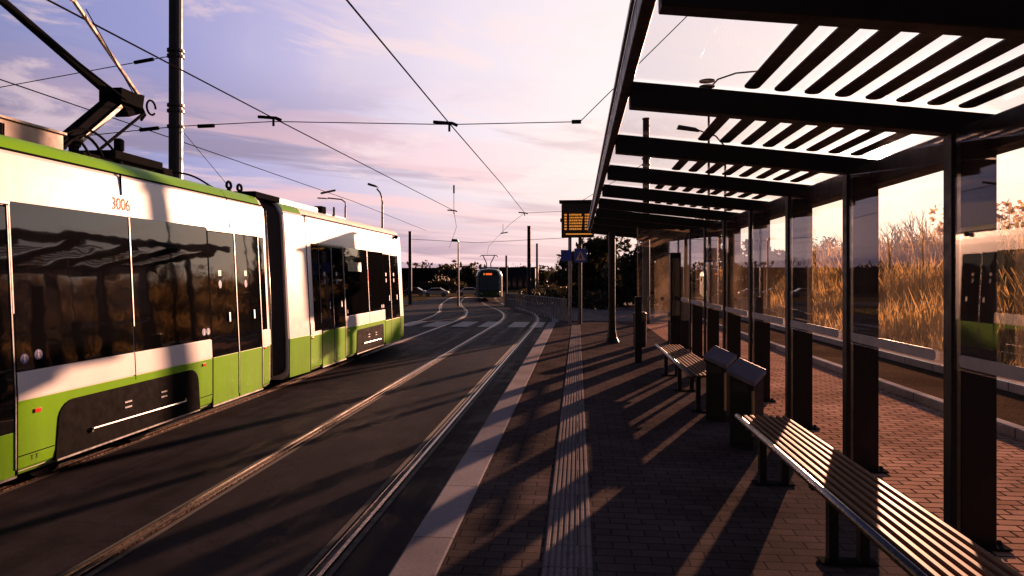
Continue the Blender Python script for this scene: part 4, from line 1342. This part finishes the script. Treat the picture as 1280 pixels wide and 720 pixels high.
def bare(x, y, h, seed, label, group='bare trees', spread=.55, lv=5, z=None):
    rnd = random.Random(seed)
    z0 = gz(x, y) - .1 if z is None else z
    t = thing('bare_tree', (x, y, z0), label, 'tree', group)
    tr, tw = MB(), MB()

    def grow(p, d, L, r, lev):
        q = p + d * L
        mid = p + d * L * .5 + Vector((rnd.uniform(-1, 1), rnd.uniform(-1, 1), 0)) * L * .06
        (tr if lev < 2 else tw).tube([p, mid, q], r, 6 if lev < 2 else 4, r * .62, cap=False)
        if lev >= lv: return
        for _ in range(3 if lev else 4):
            nd = (d + Vector((rnd.gauss(0, spread), rnd.gauss(0, spread), rnd.uniform(-.1, .35)))).normalized()
            grow(p.lerp(q, rnd.uniform(.55, 1)), nd, L * rnd.uniform(.6, .82), r * .58, lev + 1)
    grow(Vector((x, y, z0)), Vector((0, 0, 1)), h * .32, h * .018 + .02, 0)
    tr.build('trunk', M['bark'], t); tw.build('crown', M['bark'], t)


# dark evergreens straight ahead, beyond the platform end
ev = [(1.4, 47, 4.9, 4.2), (4.6, 44, 5.2, 4.6), (8.4, 46, 5.6, 5.0), (3.0, 53, 5.3, 5), (6.6, 52, 5.8, 5), (11.5, 45, 4.6, 4.5), (-.6, 56, 4.2, 4.2)]
EL_ = ['dense dark evergreen directly right of the departure board posts', 'dense dark evergreen behind the shelter support post', 'dense dark evergreen behind the glass cross screen',
       'dark evergreen in the back row, left of centre of the clump', 'tallest dark evergreen in the back row of the clump', 'lower dark evergreen at the right end of the clump, seen through far panes', 'small dark evergreen at the left end of the clump']
for k, ((x, y, h, w), lb) in enumerate(zip(ev, EL_)):
    leafy(x, y, h, w, 20 + k, lb, M['leaf_dark'], group='dark evergreens beyond the platform end', lobes=16, n=240, s=.3, low=.0)
# low clipped hedge along the footway on the right of the distant tram
b = MB(); rnd = random.Random(5)
for k in range(46):
    f = k / 45
    leaf_cloud(b, (1.5 - 6.5 * f, 40 + 22 * f, gz(0, 40 + 22 * f) + .55), .55, .9, .6, 70, .2, rnd)
tag(b.build('hedge', M['leaf_dark']), 'low dark hedge running back behind the pedestrian railing', 'hedge')

# golden reeds and tall grass on the bank behind the shelter
b = MB(); rnd = random.Random(11)
NB = 80000
for k in range(NB):
    y = 3 + 85 * rnd.random() ** 1.25
    x = 7.15 + 15 * rnd.random() ** 1.1
    z = gz(x, y) - .05
    top = .25 + .19 * (x - 7) + .25 * math.sin(y * .55 + x * .4) + .2 * math.sin(y * 1.7)
    h = max(.2, top * (.45 + .75 * rnd.random() ** 1.6))
    lean = Vector((rnd.gauss(0, .2), rnd.gauss(0, .2), 0)) * h
    a = rnd.uniform(0, PI); w = (.004 + .0004 * y) * rnd.uniform(.6, 1.4) * (1 + h * .25)
    u = Vector((math.cos(a), math.sin(a), 0)) * w
    p = Vector((x, y, z)); m_ = p + lean * .35 + Vector((0, 0, h * .6)); q = p + lean + Vector((0, 0, h))
    b.add([p - u, p + u, m_ + u * .9, m_ - u * .9, q + u * .2, q - u * .2], [(0, 1, 2, 3), (3, 2, 4, 5)])
tag(b.build('reed_bed', M['reed']), 'golden dry reeds and tall grass on the bank behind the shelter', 'reeds', kind='stuff')

# shrubs and young trees standing in the reeds
sh = [(17.5, 20, 3.2, 2.8), (20.5, 25, 4.2, 3.4), (16.5, 29, 2.7, 2.6), (19.5, 33, 3.8, 3.2), (22.5, 31, 4.6, 3.6), (18, 39, 3.3, 3.0), (21.5, 42, 4.4, 3.4), (17, 48, 2.9, 3), (21, 52, 4.2, 3.5), (19, 60, 3.8, 3.6), (23, 66, 4.8, 4), (20, 76, 4.4, 4)]
for k, (x, y, h, w) in enumerate(sh):
    leafy(x, y, h, w, 60 + k, 'olive brown leafy shrub rising out of the golden reed bank behind the shelter glass', M['leaf_olive'] if k % 3 else M['reed'], 'shrub', 'shrub', 'shrubs in the reed bank', lobes=9, n=90, s=.22, low=.0)
bt = [(24, 36, 5.5), (20, 46, 5), (25, 52, 6), (22, 64, 6), (27, 28, 5.2)]
for k, (x, y, h) in enumerate(bt):
    bare(x, y, h, 90 + k, 'thin leafless tree standing above the golden reed bank behind the shelter', 'bare trees on the reed bank', .4, 4)

for k in range(16):
    y = 17 + 3.4 * k; x = 14.5 + 5.5 * ((k * 7) % 5) / 5
    rnd = random.Random(300 + k)
    bare(x, y, 2.6 + 1.3 * rnd.random(), 320 + k, 'twiggy leafless bush tangled in the golden reed bank behind the shelter glass', 'bare bushes in the reed bank', .6, 4)
leafy(-28.6, 148, 6.2, 6.5, 411, 'added dark tree shading the right end of the long low building', M['leaf_dark'], lobes=14, n=120, s=.5, low=0)  # tree added to cover and shade the building's sunlit end wall
leafy(-24.5, 152, 5.6, 6.0, 412, 'dark tree behind the cars, just left of the distant tram', M['leaf_dark'], lobes=14, n=120, s=.5, low=0)
# far background
bare(-41, 146, 10.5, 201, 'rounded bare tree silhouetted over the low building, left of the short dark post', 'bare trees far behind', .6, 5)
bare(.5, 75, 5.6, 203, 'spindly bare tree left of the departure board, the right one of a thin pair', 'bare trees far behind', .35, 4)
bare(-1.6, 78, 5.4, 204, 'spindly bare tree left of the departure board, the left one of a thin pair', 'bare trees far behind', .35, 4)
b = MB(); rnd = random.Random(77)
for k in range(330):
    x = -190 + 330 * k / 330 + rnd.uniform(-1, 1)
    y = 190 + rnd.uniform(-6, 10)
    h = 5.6 + 1.2 * math.sin(x * .13) + .7 * math.sin(x * .41 + 1) + rnd.uniform(-.4, .8) + (1.2 if x > -20 else 0)
    leaf_cloud(b, (x, y, gz(0, 190) + h * .45), 2.4, 2.4, h * .55, 60, .95, rnd)
tag(b.build('far_woods', M['leaf_dark']), 'dark line of far woods along the horizon', 'woods', kind='stuff')


def building(x0, x1, y0, y1, h, mat, label, win, cols):
    z = gz(-20, y0) - .1
    t = thing('building', ((x0 + x1) / 2, y0, z), label, 'building')
    b = MB(); b.box(x0, x1, y0, y1, z, z + h); b.build('wall', mat, t)
    b = MB(); b.box(x0 - .2, x1 + .2, y0 - .2, y1 + .2, z + h + .002, z + h + .22); b.build('roof', M['build_dark'], t)
    for k in range(cols):
        a = x0 + (x1 - x0) * (k + .2) / cols; c = x0 + (x1 - x0) * (k + .8) / cols
        b = MB(); b.box(a, c, y0 - .04, y0 + .02, z + win[0], z + win[1]); b.build('window', M['build_glass'], t)


building(-75, -31, 150, 164, 5.1, M['build_dark'], 'long low dark flat-roofed building behind the parked cars on the left', (1.2, 2.3), 8)
building(-22.5, -10.5, 170, 184, 5.4, M['build_blue'], 'blue-grey block with tall narrow panels, right of the distant tram', (.5, 3.0), 8)

# short grass on the strip between the tracks and the road
b = MB(); rnd = random.Random(31)
for k in range(9000):
    y = 27.5 + 18 * rnd.random(); x = rnd.uniform(-22, -9.2 - 3.2 * smooth(27, 50, y))
    z = gz(x, y) - .07; h = rnd.uniform(.05, .16); a = rnd.uniform(0, PI); u = Vector((math.cos(a), math.sin(a), 0)) * .02
    p = Vector((x, y, z)); q = p + Vector((rnd.gauss(0, .03), rnd.gauss(0, .03), h))
    b.add([p - u, p + u, q], [(0, 1, 2)])
tag(b.build('grass', M['grass']), 'patch of green grass left of the tracks before the far road', 'grass', kind='stuff')
